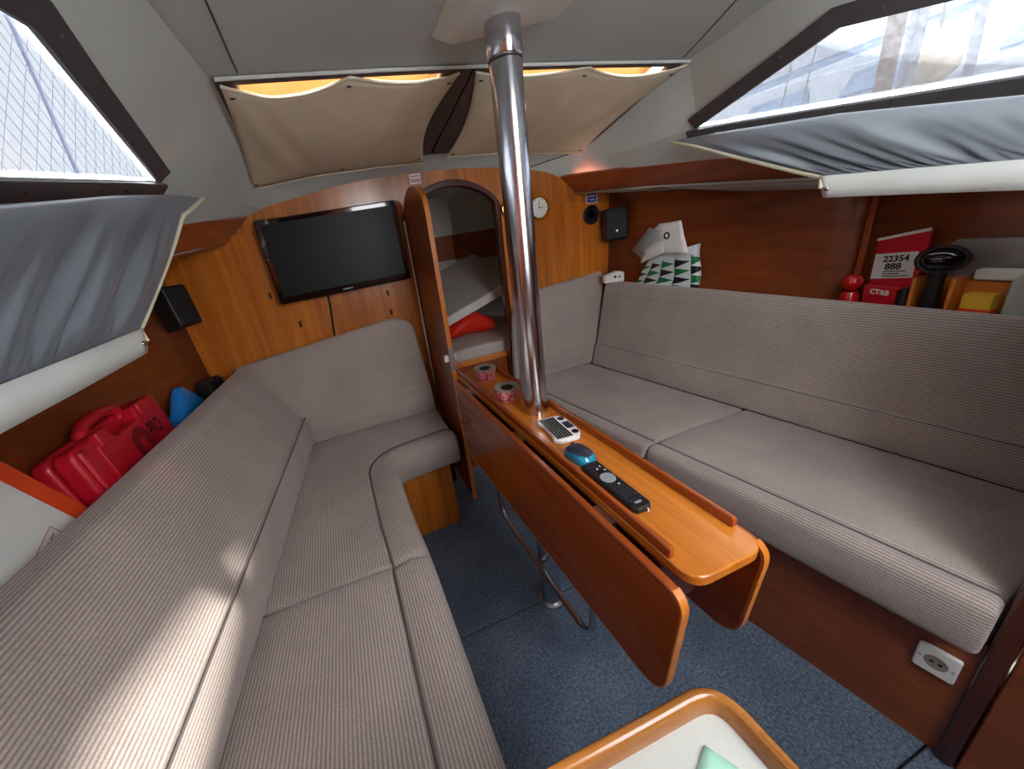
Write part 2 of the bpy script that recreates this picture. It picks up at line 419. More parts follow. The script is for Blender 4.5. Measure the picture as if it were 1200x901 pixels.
# arched dark door frame
def frame_path(g): return [(DL-g, 0.0)] + arch_pts(20, g) + [(DR+g, 0.0)]
o_, i_ = frame_path(0.017), frame_path(-0.015)
rings = [[(a[0], YB-0.018, a[1]), (b[0], YB-0.018, b[1]), (b[0], YB+0.03, b[1]), (a[0], YB-0.001, a[1])] for a, b in zip(o_, i_)]
fr = struct(obj('trim_1', loft(rings), M['darkwood'], bevel=0.006, seg=2))
fr['label'] = 'dark brown arched frame around the doorway'
# ---- hull sides (wood) and shelves behind the settee backs
def hullL(y): return -0.66 - 0.19*(YB-y)
def hullR(y): return 1.70 + 0.16*(YB-y)
ys = [2.08, 1.8, 1.4, 1.0, 0.6, 0.2, -0.56]
wp = thing('wall_port', (-0.8, 1, 0.8), kind='structure')
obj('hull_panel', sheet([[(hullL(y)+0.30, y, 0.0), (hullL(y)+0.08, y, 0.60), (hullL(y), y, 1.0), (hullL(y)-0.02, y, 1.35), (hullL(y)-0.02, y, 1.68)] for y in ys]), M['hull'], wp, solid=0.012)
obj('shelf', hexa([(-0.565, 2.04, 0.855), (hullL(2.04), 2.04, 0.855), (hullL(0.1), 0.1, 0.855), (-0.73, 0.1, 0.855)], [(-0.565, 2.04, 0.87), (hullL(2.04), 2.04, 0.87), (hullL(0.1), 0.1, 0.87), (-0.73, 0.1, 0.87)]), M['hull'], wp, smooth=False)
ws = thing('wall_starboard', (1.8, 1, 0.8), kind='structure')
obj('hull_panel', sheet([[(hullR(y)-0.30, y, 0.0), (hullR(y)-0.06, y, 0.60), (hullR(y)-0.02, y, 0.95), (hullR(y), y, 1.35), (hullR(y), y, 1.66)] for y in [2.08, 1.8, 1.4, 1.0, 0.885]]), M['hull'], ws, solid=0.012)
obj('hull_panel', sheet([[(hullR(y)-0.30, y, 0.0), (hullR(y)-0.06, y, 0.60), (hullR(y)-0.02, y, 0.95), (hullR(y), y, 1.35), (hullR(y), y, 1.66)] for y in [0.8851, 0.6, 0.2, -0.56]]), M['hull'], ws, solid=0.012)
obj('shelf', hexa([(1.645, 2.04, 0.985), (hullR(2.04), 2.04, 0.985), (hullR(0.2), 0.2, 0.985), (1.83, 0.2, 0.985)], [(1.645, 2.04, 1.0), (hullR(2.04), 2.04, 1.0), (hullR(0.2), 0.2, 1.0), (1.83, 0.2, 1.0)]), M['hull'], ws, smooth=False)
# ---- headlining: cross sections from the bulkhead aft
# A valance top, B window foot, O window head, C roof edge, E middle, G roof edge, P window head, H window foot, I valance top
SEC = {
 2.052: dict(A=(-0.27, 1.708), B=(-0.20, 1.735), C=(0.0, 1.768), E=(0.56, 1.812), G=(1.12, 1.772), H=(1.28, 1.738), I=(1.36, 1.706)),
 1.95: dict(A=(-0.30, 1.70), B=(-0.25, 1.755), C=(-0.17, 1.822), E=(0.57, 1.866), G=(1.41, 1.816), H=(1.46, 1.75), I=(1.49, 1.70)),
 1.32: dict(A=(-0.48, 1.63), B=(-0.361, 1.75), C=(-0.16, 1.974), E=(0.57, 1.982), G=(1.46, 1.974), H=(1.517, 1.75), I=(1.58, 1.622)),
 0.82: dict(A=(-0.60, 1.555), B=(-0.425, 1.682), C=(-0.20, 1.995), E=(0.57, 2.02), G=(1.36, 1.99), H=(1.588, 1.682), I=(1.66, 1.56)),
 0.36: dict(A=(-0.70, 1.49), B=(-0.475, 1.618), C=(-0.22, 2.0), E=(0.57, 2.03), G=(1.38, 1.99), H=(1.652, 1.62), I=(1.74, 1.50)),
 -0.55: dict(A=(-0.86, 1.38), B=(-0.57, 1.51), C=(-0.24, 2.0), E=(0.57, 2.03), G=(1.40, 1.99), H=(1.76, 1.52), I=(1.87, 1.39)),
}
def sec(key, y):
    t = [(yy, s[key][0]) for yy, s in SEC.items()]; u = [(yy, s[key][1]) for yy, s in SEC.items()]
    return (interp(t, y), y, interp(u, y))
HEADL = [(1.32, None), (0.82, (-0.305, 1.862)), (0.36, (-0.34, 1.83)), (-0.4, (-0.40, 1.78))]
HEADR = [(1.32, None), (0.82, (1.412, 1.853)), (0.36, (1.50, 1.77)), (-0.4, (1.58, 1.68))]
def head(side, y):
    tab = HEADL if side < 0 else HEADR; foot = sec('B' if side < 0 else 'H', 1.32)
    t = [(a, b[0] if b else foot[0]) for a, b in tab]; u = [(a, b[1] if b else foot[2]) for a, b in tab]
    return (interp(t, y), y, interp(u, y))
ce = thing('ceiling', (0.57, 1.2, 1.95), kind='structure')
yr = [1.32, 1.1, 0.95, 0.82, 0.6, 0.36]
def roofrow(y):
    a, m, b = Vector(sec('C', y)), Vector(sec('E', y)), Vector(sec('G', y))
    out = []
    for i in range(13):
        t = i/12; x = lerp(a.x, b.x, t); q = (x-m.x)/((m.x-a.x) if x < m.x else (b.x-m.x))
        e = a.z if x < m.x else b.z
        out.append((x, y, m.z - (m.z-e)*abs(q)**2))
    return out
obj('roof_lining', sheet([roofrow(y) for y in yr]), M['lining'], ce, angle=80)
# front slope: rows from the trim line down to the bulkhead, with two window openings left out
fy = [1.32, 1.335, 1.88, 1.95, 2.0, 2.052]
wins = ((-0.10, 0.50), (0.66, 1.36))
xsn = [i/24 for i in range(25)]
def slope_pt(t, y):
    a, m, b = sec('C', y), sec('E', y), sec('G', y); x = lerp(a[0], b[0], t)
    q = (x-m[0])/((m[0]-a[0]) if x < m[0] else (b[0]-m[0])); e = a[2] if x < m[0] else b[2]
    return Vector((x, y, m[2]-(m[2]-e)*abs(q)**2))
V = []; F = []
idx = {}
for j, y in enumerate(fy):
    for i, t in enumerate(xsn): idx[i, j] = len(V); V.append(slope_pt(t, y))
for j in range(len(fy)-1):
    for i in range(24):
        xm = (V[idx[i, j]].x+V[idx[i+1, j]].x)/2
        if j == 1 and any(a < xm < b for a, b in wins): continue
        F.append((idx[i, j], idx[i+1, j], idx[i+1, j+1], idx[i, j+1]))
obj('front_slope_lining', (V, F), M['lining2'], ce, angle=80)
# cabin sides
for s, (k1, k2, k3) in ((-1, 'ABC'), (1, 'IHG')):
    yy = [2.052, 1.95, 1.7, 1.5, 1.32, 1.15, 1.0, 0.82, 0.6, 0.36, 0.0, -0.55]
    lower = sheet([[sec(k1, y), sec(k2, y)] for y in yy])
    up1 = sheet([[sec(k2, y), sec(k3, y)] for y in yy if y >= 1.32])
    up2 = sheet([[head(s, y), sec(k3, y)] for y in yy if y <= 1.32])
    aft = sheet([[sec(k2, y), head(s, y)] for y in (0.02, -0.55)])
    obj('side_lining', join(lower, up1, up2, aft), M['lining'], ce, angle=60)
# seams sewn across the lining
for name, pp in (('seam', [Vector((-0.085, y, 0)) for y in (1.31, 1.15, 0.95, 0.7, 0.4)]), ('seam', [Vector((1.33, y, 0)) for y in (1.31, 1.15, 0.95, 0.7, 0.4)])):
    q = []
    for p in pp:
        a, m, b = sec('C', p.y), sec('E', p.y), sec('G', p.y); x = p.x if p.x < 1 else lerp(1.42, 1.22, (1.31-p.y)/0.4)
        w = (x-m[0])/((m[0]-a[0]) if x < m[0] else (b[0]-m[0])); e = a[2] if x < m[0] else b[2]
        q.append((x, p.y, m[2]-(m[2]-e)*w*w-0.001))
    obj('seam', tube(q, 0.0022, 6), M['seam'], ce)
obj('seam', tube([(sec('G', y)[0]-0.003, y, sec('G', y)[2]-0.004) for y in (2.045, 1.99, 1.95)], 0.003, 6), M['seam'], ce)
# deck underside between the valance and the hull
for s in (-1, 1):
    rows = []
    for y in (2.07, 1.6, 1.2, 0.8, 0.3, -0.56):
        if s < 0: a = sec('A', y); rows.append([(a[0]-0.10, y, a[2]-0.085), (hullL(y)-0.05, y, a[2]-0.13)])
        else: a = sec('I', y); rows.append([(a[0]+0.07, y, a[2]-0.085), (hullR(y)+0.05, y, a[2]-lerp(0.15, 0.09, max(0, (y-1.2)/0.85)))])
    obj('deck_lining', sheet(rows), M['lining2'], ce, solid=0.006)
# ---- wooden valances under the cabin sides
for n, s, lab in ((2, -1, 'red-brown wooden valance above the port speaker'), (3, 1, 'red-brown wooden valance above the starboard shelf')):
    rings = []
    for y in (2.045, 1.7, 1.35, 1.0, 0.6, 0.2, -0.55):
        a = Vector(sec('A' if s < 0 else 'I', y)); d = Vector((-0.12 if s < 0 else 0.10, 0, -0.10))
        e0 = a+Vector((0.012*-s, 0, 0.004)); e1 = a+d+Vector((0.0, 0, 0.0))
        rings.append([e0, e1, e1+Vector((0.02*s, 0, 0.012)), e0+Vector((0.02*s, 0, 0.012))])
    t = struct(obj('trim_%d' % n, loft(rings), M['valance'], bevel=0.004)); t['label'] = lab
# ---- side windows: dark frame strip with screws, pane tinted to dim the outdoors
def strip(path, n_in, w, th, up):
    """flat bar along path, widening by w in direction n_in(i), thickness th along up(i)"""
    return loft([[p, p+n_in*w, p+n_in*w+up*th, p+up*th] for p in path])
for n, s in ((1, -1), (2, 1)):
    kb = 'B' if s < 0 else 'H'; kc = 'C' if s < 0 else 'G'; kl = 'A' if s < 0 else 'I'
    wn = thing('window_%d' % n, Vector(sec(kb, 0.8)), kind='structure')
    wn['label'] = 'side window with a dark grey frame over the ' + ('port settee' if s < 0 else 'starboard settee')
    nrm = Vector((0.74, 0, -0.67)) if s < 0 else Vector((-0.86, 0, -0.5))
    foot = [Vector(sec(kb, y)) for y in (1.36, 1.2, 1.0, 0.8, 0.5, 0.2, 0.02)]
    downv = [(Vector(sec(kl, p.y))-p).normalized() for p in foot]
    rings = [[p+nrm*0.001, p+d*0.045+nrm*0.001, p+d*0.045+nrm*0.012, p+nrm*0.012] for p, d in zip(foot, downv)]
    f1 = loft(rings)
    hp = [Vector(head(s, y)) for y in (1.32, 1.2, 1.1, 0.95, 0.82)]
    hp2 = [Vector(head(s, y)) for y in (0.82, 0.7, 0.5, 0.3, 0.02)]
    rings = []
    for i, p in enumerate(hp+hp2[1:]):
        c = Vector(sec(kc, p.y)); up = (c-p).normalized(); fw = Vector((0, 1, 0))
        dirv = (up*0.75+fw*0.55).normalized() if i < len(hp)-1 else ((up*0.95+fw*0.3).normalized() if i == len(hp)-1 else up)
        w_ = 0.05 if i < len(hp) else 0.05
        rings.append([p+nrm*0.001, p+dirv*w_+nrm*0.001, p+dirv*w_+nrm*0.012, p+nrm*0.012])
    f2 = loft(rings)
    obj('window_frame', join(f1, f2), M['frame'], wn, bevel=0.002)
    # light inner lip
    obj('inner_lip', tube([p+nrm*0.004 for p in hp+hp2[1:]], 0.003, 6), M['grey'], wn)
    obj('inner_lip', tube([p+nrm*0.004 for p in foot[1:]], 0.0022, 6), M['grey'], wn)
    pv = []
    for y in (1.33, 1.2, 1.0, 0.82, 0.5, 0.02): pv.append([Vector(sec(kb, y))-nrm*0.008, Vector(head(s, y))-nrm*0.008])
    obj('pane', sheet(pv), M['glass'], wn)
    for i, p in enumerate(foot[:-1]):
        for y in (p.y-0.03, p.y-0.12):
            q = Vector(sec(kb, y)); d = (Vector(sec(kl, y))-q).normalized(); c = q+d*0.022+nrm*0.012
            obj('screw', lathe([(0.004, 0), (0.004, 0.001), (0.002, 0.002), (0, 0.002)], 8, basis(c, nrm.orthogonal(), nrm.cross(nrm.orthogonal()))), M['stud'], wn)
    for y in (1.25, 1.15, 1.05, 0.95, 0.85, 0.72, 0.6):
        p = Vector(head(s, y)); c = Vector(sec(kc, y)); up = (c-p).normalized(); fw = Vector((0, 1, 0))
        c = p+(up*0.75+fw*0.55).normalized()*0.03+nrm*0.012
        obj('screw', lathe([(0.004, 0), (0.004, 0.001), (0.002, 0.002), (0, 0.002)], 8, basis(c, nrm.orthogonal(), nrm.cross(nrm.orthogonal()))), M['stud'], wn)
# ---- front windows behind the beige curtains
def slope_at(x, y, off=0.0):
    a, m, b = sec('C', y), sec('E', y), sec('G', y)
    q = (x-m[0])/((m[0]-a[0]) if x < m[0] else (b[0]-m[0])); e = a[2] if x < m[0] else b[2]
    return Vector((x, y, m[2]-(m[2]-e)*min(1.2, abs(q))**2-off))
for n, (xa, xb) in ((3, (-0.12, 0.535)), (4, (0.645, 1.40))):
    wn = thing('window_%d' % n, slope_at((xa+xb)/2, 1.6), kind='structure')
    wn['label'] = 'forward sloping window mostly hidden by a beige curtain'
    N_ = 8
    top = loft([[slope_at(lerp(xa-0.03, xb+0.03, i/N_), 1.325, 0.001), slope_at(lerp(xa-0.03, xb+0.03, i/N_), 1.342, 0.001), slope_at(lerp(xa-0.03, xb+0.03, i/N_), 1.342, 0.012), slope_at(lerp(xa-0.03, xb+0.03, i/N_), 1.325, 0.012)] for i in range(N_+1)])
    bot = loft([[slope_at(lerp(xa, xb, i/N_), 1.87, 0.001), slope_at(lerp(xa, xb, i/N_), 1.92, 0.001), slope_at(lerp(xa, xb, i/N_), 1.92, 0.012), slope_at(lerp(xa, xb, i/N_), 1.87, 0.012)] for i in range(N_+1)])
    side = []
    for x0, x9 in (((xa-0.03, xa+0.02), (xb-0.045, xb+0.052)) if n == 3 else ((xa-0.05, xa+0.045), (xb-0.02, xb+0.03))):
        side.append(loft([[slope_at(x0, y, 0.001), slope_at(x9, y, 0.001), slope_at(x9, y, 0.012), slope_at(x0, y, 0.012)] for y in (1.33, 1.5, 1.7, 1.92)]))
    obj('window_frame', join(top, bot, *side), M['frontframe'], wn)
    obj('pane', sheet([[slope_at(lerp(xa-0.02, xb+0.02, i/N_), y, -0.02) for y in (1.34, 1.6, 1.9)] for i in range(N_+1)]), M['orange_glow'], wn)
pip = [(lerp(-0.145, 1.46, i/20), 1.318, slope_at(lerp(-0.145, 1.46, i/20), 1.32, 0.010).z) for i in range(21)]
t = struct(obj('trim_4', tube(pip, 0.005, 8), M['white_band'])); t['label'] = 'thin pale piping along the top of the forward windows'

# ---- unseen aft bulkhead behind the camera, added with its companionway opening to shape light
wa = thing('wall_aft', (0.5, -0.55, 0), kind='structure')
for lo, hi in (((-1.2, -0.58, -0.02), (2.2, -0.55, 1.30)), ((-1.2, -0.58, 1.30), (0.42, -0.55, 2.1)), ((0.98, -0.58, 1.30), (2.2, -0.55, 2.1))):
    obj('bulkhead_panel', box(lo, hi), M['hull'], wa, smooth=False)
ca = sheet([[(-0.24, y, 2.0), (0.1, y, 2.02), (0.42, y, 2.03)] for y in (0.36, -0.55)]); cb_ = sheet([[(0.96, y, 2.018), (1.2, y, 2.0), (1.40, y, 1.99)] for y in (0.36, -0.55)])
cc = sheet([[(0.42, y, 2.03), (0.7, y, 2.03), (0.96, y, 2.018)] for y in (0.36, -0.15)])
obj('aft_roof_lining', join(ca, cb_, cc), M['lining'], ce, solid=0.004)  # unseen roof, its hatch gap sized to steer the light
# ---- fore cabin seen through the doorway
wb = thing('wall_bow', (0.7, 2.9, 0.6), kind='structure')
obj('port_lining', sheet([[(0.02, 2.085, z), (0.30, 3.3, z)] for z in (0.7, 1.25, 1.9)]), M['lining2'], wb)
obj('starboard_lining', sheet([[(1.55, 2.085, z), (1.10, 3.3, z)] for z in (0.7, 1.25, 1.9)]), M['lining2'], wb)
obj('bow_panel', box((0.0, 3.3, 0.3), (1.6, 3.33, 1.9)), M['lining2'], wb)
obj('wood_band', sheet([[(0.05, 2.085, z), (0.32, 3.27, z), (1.08, 3.27, z), (1.52, 2.085, z)] for z in (1.30, 1.50)]), M['hull'], wb)
obj('overhead_lining', box((0.0, 2.085, 1.80), (1.6, 3.33, 1.83)), M['lining2'], wb)

# ================================================================== SETTEES
# ---- wooden settee bases
ps = thing('settee_base', (-0.2, 1.0, 0), 'orange wooden base under the port L-shaped settee, foot showing by the door', 'settee base')
obj('return_panel', box((0.055, 1.665, 0.0), (0.352, 1.685, 0.425)), M['bulkhead'], ps, bevel=0.004)
obj('end_panel', box((0.334, 1.685, 0.0), (0.352, 2.04, 0.425)), M['bulkhead'], ps)
obj('front_panel', box((0.03, 0.26, 0.0), (0.05, 1.685, 0.425)), M['base'], ps)
obj('seat_board', prism([(0.05, 0.26, 0.40), (0.05, 1.685, 0.40), (0.334, 1.685, 0.40), (0.334, 2.03, 0.40), (-0.36, 2.03, 0.40), (-0.55, 0.26, 0.40)], (0, 0, 0.025)), M['base'], ps, smooth=False)
def sfront(y): return 1.22 + 0.137*(0.22-y)            # seam along the starboard seat
def sbase(y): return 1.222 + 0.165*(0.2-y)
ss = thing('settee_base', (1.2, 1.0, 0), 'red-brown wooden base under the starboard settee, holding a white socket', 'settee base')
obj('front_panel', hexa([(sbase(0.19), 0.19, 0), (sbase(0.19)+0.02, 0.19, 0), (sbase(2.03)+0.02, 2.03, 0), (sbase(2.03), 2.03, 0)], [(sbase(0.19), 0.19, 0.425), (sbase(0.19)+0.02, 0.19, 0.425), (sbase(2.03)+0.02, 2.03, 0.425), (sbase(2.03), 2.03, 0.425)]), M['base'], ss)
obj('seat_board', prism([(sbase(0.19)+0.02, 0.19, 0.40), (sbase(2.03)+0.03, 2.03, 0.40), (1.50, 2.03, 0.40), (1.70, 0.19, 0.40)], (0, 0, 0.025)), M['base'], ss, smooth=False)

# ---- seat cushions: flat panel, rounded bolster along the front, piping in the seam
BOL = rpoly([(0, 0.43), (0.115, 0.43), (0.125, 0.50), (0.118, 0.575), (0.06, 0.592), (0.0, 0.574)], [0.01, 0.03, 0.05, 0.05, 0.05, 0.012], 5)
def seat(label, path, panel, grp, bol_s=1.0, ends=(0.02, 0.02)):
    """path: seam line points with the bolster on its right-hand normal"""
    P = [Vector((p[0], p[1], 0)) for p in path]; base = sum(P, Vector())/len(P)
    t = thing('seat_cushion', (base.x, base.y, 0.43), label, 'cushion', grp)
    L = [0.0]
    for a, b in zip(P, P[1:]): L.append(L[-1]+(b-a).length)
    def frame(s):
        s = max(0, min(L[-1], s)); k = 0
        while k < len(L)-2 and L[k+1] < s: k += 1
        p = P[k].lerp(P[k+1], (s-L[k])/(L[k+1]-L[k]))
        def tan(i): return (P[min(i+1, len(P)-1)]-P[max(i-1, 0)]).normalized()
        d = tan(k).lerp(tan(k+1), (s-L[k])/(L[k+1]-L[k])).normalized()
        return p, Vector((d.y, -d.x, 0))
    def fn(a, b, s):
        p, nn = frame(s); return p + nn*a*bol_s + Vector((0, 0, b))
    obj('bolster', sweep(BOL, fn, 0, L[-1], 40, *ends), M['fabric'], t, angle=80)
    return t, fn, L[-1]
# port, aft
tA, fnA, LA = seat('port settee seat cushion, ribbed taupe, straight, under the sunlit back', [(-0.041, 0.262), (-0.037, 0.945)], None, 'port settee cushions')
PAN = [(0.0, 0.43), (0.0, 0.565)]
def slabgrid(xl, xr, y0, y1, z0, z1, n=10, r=0.014):
    poly = rpoly([(0, z0), (1, z0), (1, z1), (0, z1)], 0)
    k = 6
    rows = []
    ylist = [y0, y0+r*0.3, y0+r, ] + [lerp(y0+r, y1-r, i/n) for i in range(1, n)] + [y1-r, y1-r*0.3, y1]
    for y in ylist:
        e = 0 if (y0+r <= y <= y1-r) else (r*0.3 if abs(y-y0-r*0.3) < 1e-6 or abs(y-y1+r*0.3) < 1e-6 else r)
        a, b = xl(y), xr(y)
        rows.append([(a, y, z0), (b, y, z0), (b, y, z1-r-e*0.3), (b-r*0.3, y, z1-r*0.3-e), (b-r, y, z1-e), (lerp(a, b, 0.66), y, z1-e+0.004), (lerp(a, b, 0.33), y, z1-e+0.004), (a+r, y, z1-e), (a, y, z1-r)])
    return loft(rows)
obj('panel', slabgrid(lambda y: -0.48-0.118*(0.9-y), lambda y: -0.042, 0.262, 0.945, 0.43, 0.582), M['fabric'], tA, angle=60)
obj('piping', tube([fnA(0.0, 0.575, s) for s in (0.01, LA/2, LA-0.01)], 0.0035, 6), M['piping'], tA)
# port, forward, turning into the short return
arc = [(-0.037, 0.95), (-0.045, 1.15), (-0.048, 1.36)]
cx, cy, rr = 0.142, 1.49, 0.19
for i in range(0, 13):
    a = PI - (PI/2)*i/12; arc.append((cx+rr*math.cos(a), cy+rr*math.sin(a)))
arc += [(0.25, 1.69), (0.392, 1.702)]
tB, fnB, LB = seat('port settee seat cushion, ribbed taupe, curving round in front of the bulkhead', arc, None, 'port settee cushions')
inner = [fnB(-0.003, 0, s*LB/40) for s in range(41)]
polyP = [(p.x, p.y) for p in inner] + [(0.40, 2.03), (-0.36, 2.03), (-0.48, 0.952)]
g = prism([(x, y, 0.43) for x, y in polyP], (0, 0, 0.15))
def planar_uv(g, flip=True):
    U = []
    for f in g[1]: U.append(tuple((g[0][i][1], g[0][i][0] + g[0][i][2]) for i in f))
    return (g[0], g[1], U)
obj('panel', planar_uv(g), M['fabric'], tB, bevel=0.012, seg=3)
obj('piping', tube([fnB(0.0, 0.577, 0.01+(LB-0.02)*s/60) for s in range(61)], 0.003, 6), M['piping'], tB)
# starboard
for y0, y1, lab in ((1.058, 1.962, 'starboard settee seat cushion, ribbed taupe, beside the mast post'), (0.198, 1.052, 'starboard settee seat cushion, ribbed taupe, above the white socket')):
    tS, fnS, LS = seat(lab, [(sfront(y1), y1), (sfront((y0+y1)/2), (y0+y1)/2), (sfront(y0), y0)], None, 'starboard settee cushions', 0.62)
    obj('panel', slabgrid(lambda y: sfront(y)+0.003, lambda y: sfront(y)+0.50, y0, y1 if y1 < 1.5 else 2.03, 0.43, 0.582), M['fabric'], tS, angle=60)
    obj('piping', tube([fnS(0.0, 0.576, s) for s in (0.01, LS/2, LS-0.01)], 0.003, 6), M['piping'], tS)

# ---- back cushions
BACK = rpoly([(0.0, 0.584), (0.012, 0.66), (0.0, 0.742), (-0.016, 0.75), (-0.135, 1.00), (-0.16, 1.055), (-0.225, 1.062), (-0.24, 1.0), (-0.13, 0.585)], [0.01, 0.05, 0.012, 0.012, 0.06, 0.035, 0.02, 0.02, 0.01], 4)
def pb(y): return -0.297 - 0.118*(1.9-y)
def fnP(a, b, t): return Vector((pb(t)+a, t + 0.055*max(0, (t-1.5)/0.44)*max(0, (b-0.75)/0.3), b))
t = thing('back_cushion', (-0.5, 1.1, 0.585), 'long port settee back cushion, ribbed taupe, with sun patches on it', 'cushion', 'settee back cushions')
obj('cover', sweep(BACK, fnP, 0.262, 1.935, 40, 0.02, 0.004), M['fabric'], t, angle=80)
obj('piping', tube([fnP(0.002, 0.746, lerp(0.28, 1.94, i/10)) for i in range(11)], 0.003, 6), M['piping'], t)
# port return against the bulkhead
def retTop(x):
    z = 1.062 + 0.075*(x+0.52)/0.75
    if x > 0.24: q = (x-0.24)/0.135; z -= 0.115*(1-math.sqrt(max(0, 1-q*q)))
    return z
rings = []
xs_ = [-0.53, -0.4, -0.2, 0.0, 0.12, 0.2, 0.24, 0.28, 0.31, 0.335, 0.352, 0.364, 0.37, 0.373]
for i, x in enumerate(xs_):
    zt = retTop(x); q = {11: 0.004, 12: 0.012, 13: 0.025}.get(i, 0)
    prof = rpoly([(1.945, 0.585), (1.938, 0.66), (1.948, 0.742), (1.955, 0.75), (1.992, zt-0.05), (2.004, zt), (2.044, zt-0.005), (2.044, 0.585)], [0.01, 0.03, 0.008, 0.008, 0.03, 0.02, 0.01, 0.01], 3)
    if q: prof = inset(prof, q*0.8)
    tilt = lambda z: 0.03*(1-(z-0.585)/0.5)
    rings.append([(x+tilt(z)*0.8, y, z) for y, z in prof])
t = thing('back_cushion', (-0.05, 2.0, 0.585), 'short port settee back cushion under the television, rounded at the door end', 'cushion', 'settee back cushions')
obj('cover', loft(rings), M['fabric'], t, angle=80)
# starboard long back
SB = rpoly([(0.0, 0.584), (0.012, 0.66), (0.026, 0.718), (0.042, 0.728), (0.10, 1.04), (0.122, 1.098), (0.165, 1.10), (0.175, 1.05), (0.12, 0.584)], [0.01, 0.04, 0.012, 0.012, 0.06, 0.035, 0.02, 0.02, 0.01], 4)
def fnS2(a, b, t):
    k = (2.0-t)/1.6; lean = lerp(1, 0.62, max(0, min(1, k)))
    return Vector((1.456+0.137*(2.03-t)+a*lean, t, 0.585+(b-0.585)*lerp(1, 0.915, max(0, min(1, k)))))
t = thing('back_cushion', (1.6, 1.1, 0.585), 'long starboard settee back cushion, ribbed taupe, shelf things behind it', 'cushion', 'settee back cushions')
obj('cover', sweep(SB, fnS2, 0.2, 1.955, 40, 0.02, 0.02), M['fabric'], t, angle=80)
obj('piping', tube([fnS2(0.032, 0.722, lerp(0.22, 1.93, i/10)) for i in range(11)], 0.0025, 6), M['piping'], t)
# starboard end cushion on the bulkhead
rings = []
xs_ = [0.972, 0.978, 0.99, 1.01, 1.04, 1.08, 1.13, 1.2, 1.35, 1.5, 1.60]
for i, x in enumerate(xs_):
    zt = 1.118+0.03*(x-1.0)/0.5
    if x < 1.11: q = (1.11-x)/0.14; zt -= 0.13*(1-math.sqrt(max(0, 1-q*q)))
    prof = rpoly([(1.968, 0.585), (1.962, 0.66), (1.97, 0.742), (1.976, 0.75), (2.0, zt-0.05), (2.008, zt), (2.031 if x < 1.06 else 2.046, zt-0.005), (2.031 if x < 1.06 else 2.046, 0.585)], [0.01, 0.03, 0.008, 0.008, 0.03, 0.02, 0.01, 0.01], 3)
    q = {0: 0.02, 1: 0.010, 2: 0.003}.get(i, 0)
    if q: prof = inset(prof, q)
    rings.append([(x-0.05*(1-(z-0.585)/0.5), y, z) for y, z in prof])
t = thing('back_cushion', (1.3, 2.0, 0.585), 'short starboard settee back cushion on the bulkhead behind the post', 'cushion', 'settee back cushions')
obj('cover', loft(rings), M['fabric'], t, angle=80)

# ---- partition and cabinet at the aft end of the starboard settee
pt = obj('partition', prism([(1.205, 0.155, 0), (1.205, 0.155, 1.46), (1.66, 0.155, 1.46), (1.98, 0.155, 1.38), (1.98, 0.155, 0.97), (1.90, 0.155, 0.6), (1.80, 0.155, 0.3), (1.70, 0.155, 0)], (0, 0.035, 0)), M['darkwood'], bevel=0.008)  # upper part unseen, raised to block aft light; dark tone stands for shade
tag(pt, 'wooden partition, dark tone for shade, closing the aft end of the starboard settee', 'partition')
cb = thing('cabinet', (1.5, -0.1, 0), 'red-brown wooden cabinet beside the dark partition and the white socket', 'cabinet')
obj('side_panel', box((1.215, -0.45, 0.0), (1.235, 0.153, 0.84)), M['base'], cb, bevel=0.004)
obj('top', box((1.235, -0.45, 0.80), (1.80, 0.153, 0.84)), M['base'], cb, bevel=0.004)

# ================================================================== POST AND TABLE
PX, PY = 0.548, 1.035
po = thing('mast_post', (PX, PY, 0), 'polished steel mast support post standing through the table', 'post')
obj('tube', tube([(PX, PY, 0.005), (PX, PY, 1.885)], 0.0415, 40), M['chrome'], po)
obj('collar', lathe([(0.0425, 0), (0.045, 0.004), (0.045, 0.085), (0.042, 0.09)], 40, Matrix.Translation((PX, PY, 1.882))), M['chrome'], po)
obj('floor_flange', lathe([(0.0425, 0.012), (0.052, 0.010), (0.055, 0.0), (0.0425, 0.0)], 32, Matrix.Translation((PX, PY, 0.001))), M['steel'], po)
obj('ring_gap', lathe([(0.0428, 0), (0.0434, 0.002), (0.0428, 0.004)], 32, Matrix.Translation((PX, PY, 1.876))), M['black'], po)
br = obj('ceiling_bracket', hexa([(0.452, 0.90, 1.955), (0.70, 0.90, 1.958), (0.70, 1.03, 1.96), (0.452, 1.15, 1.955)], [(0.41, 0.86, 2.024), (0.75, 0.86, 2.022), (0.75, 1.09, 2.008), (0.41, 1.20, 1.995)]), M['offwhite'], bevel=0.012, seg=3)
tag(br, 'pale grey-green mounting block on the ceiling at the head of the post', 'bracket')

TT = 0.905
tb = thing('drop_leaf_table', (0.53, 0.93, 0.2), 'glossy reddish wooden saloon table with both leaves folded down', 'table')
q = rpoly([(0.442, 0.33), (0.612, 0.33), (0.612, 1.56), (0.442, 1.56)], [0.04, 0.04, 0.012, 0.012], 6)
obj('tabletop', prism([(x, y, TT-0.022) for x, y in q], (0, 0, 0.022)), M['tabletop'], tb, bevel=0.003)
obj('fiddle', prism(rpoly([(0.446, 0.385), (0.464, 0.385), (0.464, 1.55), (0.446, 1.55)], 0.005) and [(0.444, y, z) for y, z in rpoly([(0.385, TT-0.03), (1.555, TT-0.03), (1.555, TT+0.023), (0.385, TT+0.023)], 0.008)], (0.012, 0, 0)), M['table'], tb, bevel=0.003)
obj('fiddle', prism([(0.598, y, z) for y, z in rpoly([(0.385, TT+0.0), (1.555, TT+0.0), (1.555, TT+0.023), (0.385, TT+0.023)], 0.008)], (0.012, 0, 0)), M['table'], tb, bevel=0.003)
